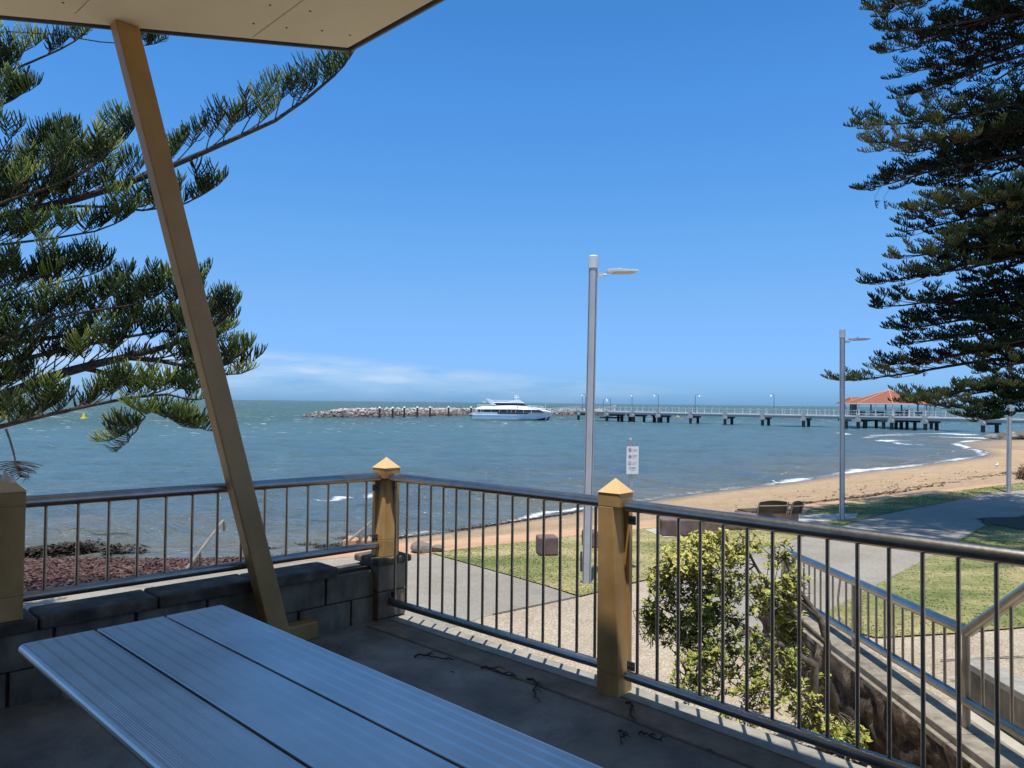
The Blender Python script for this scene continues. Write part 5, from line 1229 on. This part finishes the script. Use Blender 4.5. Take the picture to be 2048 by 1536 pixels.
for j,(y,x,bright) in enumerate(tips):
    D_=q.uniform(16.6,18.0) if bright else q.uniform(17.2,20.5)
    if x<1700: D_=19.0
    tp=at_d(x,y,D_); L=np.linalg.norm(tp[:2]-TC); root=V(*TC,max(.6,tp[2]+.10*L+ (0.1)))
    tiers.append((root[2],L,root[2]-tp[2]))
    m1=root+(tp-root)*.35+UP*.10; m2=root+(tp-root)*.7-UP*.04; 
    tn={0:.20,1:.62,2:.85}[bright]  # sunlit branches have their brightness painted into the tone
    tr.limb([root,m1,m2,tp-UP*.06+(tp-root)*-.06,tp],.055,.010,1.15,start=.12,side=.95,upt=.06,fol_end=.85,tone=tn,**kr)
ex=[(841,1968),(810,2004),(850,2080),(700,1950),(745,1960)]
for y,x in ex:
    tp=at_d(x,y,16.3); root=V(*TC,tp[2]+.5); tr.limb([root,(root+tp)/2+UP*.05,tp],.03,.01,.5,start=.15,side=.9,upt=.05,fol_end=.8,tone=.2,**kr)
for (pl_,tn_) in ((((2048,795,17.2),(1960,818,17.1),(1880,812,17.),(1812,792,17.)),.85),(((2048,770,17.6),(1990,780,17.5),(1930,790,17.4),(1868,800,17.3)),.55),(((2048,790,17.),(1990,822,16.9),(1930,838,16.8)),.6)):
    tr.limb([V(*TC,2.2)]+PL(*pl_),.04,.01,.75,start=.25,side=.9,upt=.12,fol_end=.85,tone=tn_,**dict(kr,td=1.2))
TI=sorted(tiers)
for k in range(112):
    a=k*2.39996; lv=TI[k%len(TI)]; z=lv[0]; 
    ln=min(5.2,lv[1])*q.uniform(.80,1.04); d=V(math.cos(a),math.sin(a),0)
    if d[0]<-.5: ln*=.80
    if d[0]<-.2 and z<3.0: continue
    p=V(*TC,z); far=d[0]>.25
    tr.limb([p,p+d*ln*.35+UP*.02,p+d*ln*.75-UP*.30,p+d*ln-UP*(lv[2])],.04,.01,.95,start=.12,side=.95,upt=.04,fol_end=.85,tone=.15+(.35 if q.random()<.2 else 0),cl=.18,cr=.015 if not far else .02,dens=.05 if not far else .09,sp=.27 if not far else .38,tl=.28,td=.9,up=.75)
for k in range(26):
    a=k*2.39996; z=12.4+k*.24; ln=4.6*(1-(z-12)/9); d=V(math.cos(a),math.sin(a),0); p=V(*TC,z)
    tr.limb([p,p+d*ln*.5,p+d*ln-UP*.2],.04,.01,1.,start=.12,side=.95,upt=.05,fol_end=.85,tone=.2,cl=.22,cr=.022,dens=.10,sp=.4,tl=.3)
for k in range(30):  # added overlong limbs above the view, there to shade the path
    a=math.radians(183+k*3.6); z=12.5+.15*(k%5)+.06*k; ln=7.3+1.1*math.sin(k*2.1); d=V(math.cos(a),math.sin(a),0); p=V(*TC,z)
    tr.limb([p,p+d*ln*.4+UP*.1,p+d*ln*.8,p+d*ln+UP*.1],.05,.01,1.3,start=.15,side=.95,upt=.2,fol_end=.85,tone=.16,cl=.28,cr=.022,dens=.10,sp=.33)
# small hanging tufts
for (x,y) in ((1750,418),(1768,420),(1845,755),(1849,735)):
    p=at_d(x,y-18,18.5); tr.tubes.tube([p+V(.2,.1,.35),p+UP*.1,p],.005,4); tr.tuft(p,V(.1,0,-1),.18,.12,.01,6,.2)
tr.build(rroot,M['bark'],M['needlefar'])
# ------------------------------------------------------------ shrub
sroot_p=at_z(1655,1500,GZ); sroot=empty('variegated_shrub',(sroot_p[0],sroot_p[1],GZ),'leggy yellow and green variegated shrub growing below the right railing','shrub')
r=MB()
def PS(*a): return [at_d(x,y,d) for x,y,d in a]
stems=[[V(*sroot_p)]+PS((1668,1420,5.95),(1650,1350,5.9),(1655,1290,5.85),(1640,1235,5.85),(1605,1205,5.9),(1560,1190,5.9)),
 [V(*sroot_p)+V(-.05,0,0)]+PS((1625,1400,5.8),(1630,1330,5.85),(1560,1290,5.8),(1500,1260,5.7),(1440,1230,5.7)),
 PS((1655,1290,5.85),(1600,1240,5.8),(1540,1180,5.8),(1510,1130,5.8),(1490,1090,5.8)),
 PS((1440,1230,5.7),(1400,1180,5.7),(1380,1120,5.7)),PS((1500,1260,5.7),(1420,1300,5.6),(1380,1360,5.6)),PS((1640,1235,5.85),(1590,1170,5.9),(1570,1120,5.9)),PS((1380,1120,5.7),(1340,1150,5.7),(1310,1210,5.7))]
for k,s_ in enumerate(stems): r.tube(s_,[(.045 if k<2 else .02)*(1-.6*i_/(len(s_)-1)) for i_ in range(len(s_))],8)
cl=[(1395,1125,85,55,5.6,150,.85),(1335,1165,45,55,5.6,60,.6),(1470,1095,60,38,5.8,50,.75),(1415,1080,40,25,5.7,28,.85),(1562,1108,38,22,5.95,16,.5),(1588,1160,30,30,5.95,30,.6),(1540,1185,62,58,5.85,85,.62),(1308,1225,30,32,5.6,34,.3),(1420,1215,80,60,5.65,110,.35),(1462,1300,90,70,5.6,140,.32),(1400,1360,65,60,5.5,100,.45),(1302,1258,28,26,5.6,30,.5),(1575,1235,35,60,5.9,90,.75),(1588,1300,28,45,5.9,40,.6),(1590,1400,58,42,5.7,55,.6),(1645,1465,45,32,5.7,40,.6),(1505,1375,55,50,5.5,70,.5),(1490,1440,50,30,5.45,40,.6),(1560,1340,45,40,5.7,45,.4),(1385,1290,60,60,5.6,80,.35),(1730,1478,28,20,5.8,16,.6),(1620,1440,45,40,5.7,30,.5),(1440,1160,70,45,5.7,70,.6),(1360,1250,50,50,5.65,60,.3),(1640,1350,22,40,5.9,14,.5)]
VV=[];TT=[];TW_=MB(); q=np.random.default_rng(77)
for (cx_,cy_,rx_,ry_,D_,n_,tn) in cl:  # tn: cluster tone, paints the sunlit top of the shrub yellower
    cen=at_d(cx_,cy_,D_)
    for k in range(int(n_*(1.25 if cy_<1240 else .95))):
        d=q.normal(size=3); d/=np.linalg.norm(d); rad=q.random()**.45
        p=at_d(cx_+rx_*d[0]*rad,cy_-ry_*d[2]*rad,D_+d[1]*rad*rx_/F*D_*.9)
        if p[2]<GZ+.06: continue
        ax_=nrm(d*.5+UP*1.0+q.normal(0,.2,3)); 
        if q.random()<.35: TW_.tube([p-ax_*.12-d*.06,p],[.0035,.0025],4,caps=False)
        nl=q.integers(6,10); a0=q.uniform(0,6.28); e1=nrm(np.cross(ax_,V(.3,.9,.1))); e2=np.cross(ax_,e1)
        for j in range(nl):
            a=a0+j*2*math.pi/nl+q.normal(0,.2); out=e1*math.cos(a)+e2*math.sin(a); el=q.uniform(.25,1.1)
            l=q.uniform(.034,.064); ld=nrm(out+ax_*el); wd=nrm(np.cross(ld,ax_)); nn_=np.cross(wd,ld); w=l*.23
            b_=p+ax_*q.uniform(-.03,.01)
            m1=b_+ld*l*.5; tip=b_+ld*l+nn_*.0-ax_*l*.12
            VV+= [b_,m1-wd*w-nn_*-.004,m1,m1+wd*w-nn_*-.004,tip]
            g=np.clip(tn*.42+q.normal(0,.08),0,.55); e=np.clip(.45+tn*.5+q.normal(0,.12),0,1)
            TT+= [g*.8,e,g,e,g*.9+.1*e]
VV=np.array(VV); nL=len(VV)//5; base=(np.arange(nL)*5)[:,None]
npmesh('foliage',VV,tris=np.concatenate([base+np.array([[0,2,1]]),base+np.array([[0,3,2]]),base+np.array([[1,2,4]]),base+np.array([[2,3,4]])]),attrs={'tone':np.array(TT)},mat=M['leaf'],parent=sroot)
for k in range(120):
    c_=cl[q.integers(0,len(cl))]; a=at_d(c_[0]+q.uniform(-1,1)*c_[2],c_[1]+q.uniform(-1,1)*c_[3],c_[4]); i_=q.integers(0,len(stems)); s_=stems[i_]; b_=min([p for st_ in stems for p in st_],key=lambda p:np.linalg.norm(p-a))
    TW_.tube([b_,(a+b_)/2+q.normal(0,.04,3),a],[.007,.005,.003],5,caps=False)
r.v+=[]; r.build('stems',M['stem'],sroot); TW_.build('twigs',M['stem'],sroot)
# weeds at the foot of the stone wall
vs=[];tt=[];
for (x,y) in ((1700,1500),(1735,1475),(1680,1470)):
    p=at_d(x,y,6.0); p=V(min(p[0],2.72),p[1],max(p[2],GZ)) 
    for j in range(40):
        a=q.uniform(0,6.28); l=q.uniform(.08,.2); d=nrm(V(math.cos(a),math.sin(a),q.uniform(.4,1.4))); w=nrm(np.cross(d,UP))*.009
        b_=p+V(math.cos(a),math.sin(a),0)*.03; m_=b_+d*l*.6; t_=b_+d*l+V(d[0],d[1],-.3)*l*.3
        vs+=[b_-w*.5,b_+w*.5,m_+w,m_-w,t_]; k=q.uniform(.1,.42); tt+=[k*.6,k*.6,k,k,k]
vs=np.array(vs); nL=len(vs)//5; base=(np.arange(nL)*5)[:,None]; b0=vs[0]
o=npmesh('weed_clump',vs,base+np.array([[0,1,2,3]]),base+np.array([[3,2,4]]),attrs={'tone':np.array(tt)},mat=M['leaf'],off=V(b0[0],b0[1],GZ)); o.location=(float(b0[0]),float(b0[1]),GZ)
tag(o,'straggly green weeds growing at the foot of the brown stone wall','weeds',kind='stuff')
# dark reddish shrub at the right edge beyond the third lamp
pc_=at_z(2046,962,-1.25); vs=[];tt=[]
for j in range(900):
    d=q.normal(size=3); d/=np.linalg.norm(d); d[2]=abs(d[2]); p=V(pc_[0]+.1,pc_[1],-1.2)+d*V(.38,.35,.62)*q.random()**.4; a=nrm(q.normal(size=3)); w=nrm(np.cross(a,d)); l=.07
    vs+=[p-w*.02,p+w*.02,p+a*l]; k=q.random(); tt+=[k,k,k]
o=npmesh('low_shrub',np.array(vs),tris=np.arange(len(vs)).reshape(-1,3),attrs={'tone':np.array(tt)},mat=rockmat('dark_red_shrub_leaves',[(.1,(.02,.03,.012)),(.5,(.08,.03,.02)),(1,(.2,.05,.03))]),off=V(pc_[0],pc_[1],-1.22)); o.location=(float(pc_[0]),float(pc_[1]),-1.22)
tag(o,'small dark red shrub at the right edge beyond the third lamp post','shrub')
# ------------------------------------------------------------ camera, sun, sky
cam=bpy.data.cameras.new('camera'); co=bpy.data.objects.new('camera',cam); COL.objects.link(co); SC.camera=co
cam.sensor_width=36; cam.lens=36*F/2048; cam.clip_start=.05; cam.clip_end=60000
import mathutils
Bk=-FW; mat4=mathutils.Matrix(((RV[0],UV[0],Bk[0],0),(RV[1],UV[1],Bk[1],0),(RV[2],UV[2],Bk[2],CH),(0,0,0,1))); co.matrix_world=mat4
sv=nrm(V(.042,.220,-1.0))          # direction the light travels
el=math.asin(-sv[2]); az_=math.atan2(-sv[0],-sv[1])   # azimuth of the sun, clockwise from +Y
sun=bpy.data.lights.new('sun','SUN'); so=bpy.data.objects.new('sun',sun); COL.objects.link(so); sun.energy=5.0; sun.angle=math.radians(.53); sun.color=(1,.955,.88)
so.rotation_euler=mathutils.Vector(tuple(sv)).to_track_quat('-Z','Y').to_euler(); so.location=(0,0,30)
w=bpy.data.worlds.new('World'); SC.world=w; w.use_nodes=True; nt=w.node_tree; bg=nt.nodes['Background']
sky=N(nt,'ShaderNodeTexSky',sky_type='NISHITA'); sky.sun_disc=False; sky.sun_elevation=el; sky.sun_rotation=az_; sky.air_density=1.0; sky.dust_density=.6; sky.ozone_density=2.5; sky.altitude=0
tc=N(nt,'ShaderNodeTexCoord'); sx=N(nt,'ShaderNodeSeparateXYZ'); nt.links.new(tc.outputs['Generated'],sx.inputs[0])
mp=N(nt,'ShaderNodeMapping'); mp.inputs['Scale'].default_value=(5,5,30); nt.links.new(tc.outputs['Generated'],mp.inputs[0])
nz=N(nt,'ShaderNodeTexNoise'); nz.inputs['Scale'].default_value=1.6; nz.inputs['Detail'].default_value=9; nz.inputs['Roughness'].default_value=.6; nt.links.new(mp.outputs[0],nz.inputs['Vector'])
# bank of thin cloud above the horizon, left of centre; top edge falls to the right
edge=math_(nt,'SUBTRACT',.052,math_(nt,'MULTIPLY',math_(nt,'ADD',sx.outputs[0],.12),.085))
topm=math_(nt,'DIVIDE',math_(nt,'SUBTRACT',edge,sx.outputs[2]),.012,False)
topc=math_(nt,'MULTIPLY',topm,1.,True)
lowm=math_(nt,'DIVIDE',math_(nt,'ADD',sx.outputs[2],.004),.04,True)
azm=math_(nt,'DIVIDE',math_(nt,'SUBTRACT',.33,sx.outputs[0]),.22,True)
frontm=math_(nt,'GREATER_THAN',sx.outputs[1],0)
cl_=ramp(nt,[(.36,0.),(.50,.42),(.58,.62),(.66,1.)],nz.outputs[0]).outputs[0]
cm=math_(nt,'MULTIPLY',math_(nt,'MULTIPLY',math_(nt,'MULTIPLY',cl_,topc),math_(nt,'MULTIPLY',lowm,azm)),math_(nt,'MULTIPLY',frontm,.8))
hz=ramp(nt,[(0,(.225,.475,1.0)),(.06,(.28,.475,.90)),(.13,(.345,.535,.80)),(.22,(.345,.62,.86)),(.38,(.29,.66,.98)),(.52,(.23,.62,.92)),(.75,(.42,.60,.68)),(1,(.45,.58,.62))],sx.outputs[2]).outputs[0]
tint=mixc(nt,1.,mixc(nt,1.,sky.outputs[0],hz,'MULTIPLY'),(2,2,2),'MULTIPLY')
colr=mixc(nt,cm,tint,(6.0,7.6,9.6))
nt.links.new(colr,bg.inputs['Color']); bg.inputs['Strength'].default_value=.10
SC.view_settings.view_transform='Standard'; SC.view_settings.look='None'; SC.view_settings.exposure=0; SC.view_settings.gamma=1
SC.cycles.max_bounces=6; SC.cycles.use_denoising=True
try: SC.cycles.denoiser='OPENIMAGEDENOISE'
except Exception: pass
SC.render.film_transparent=False
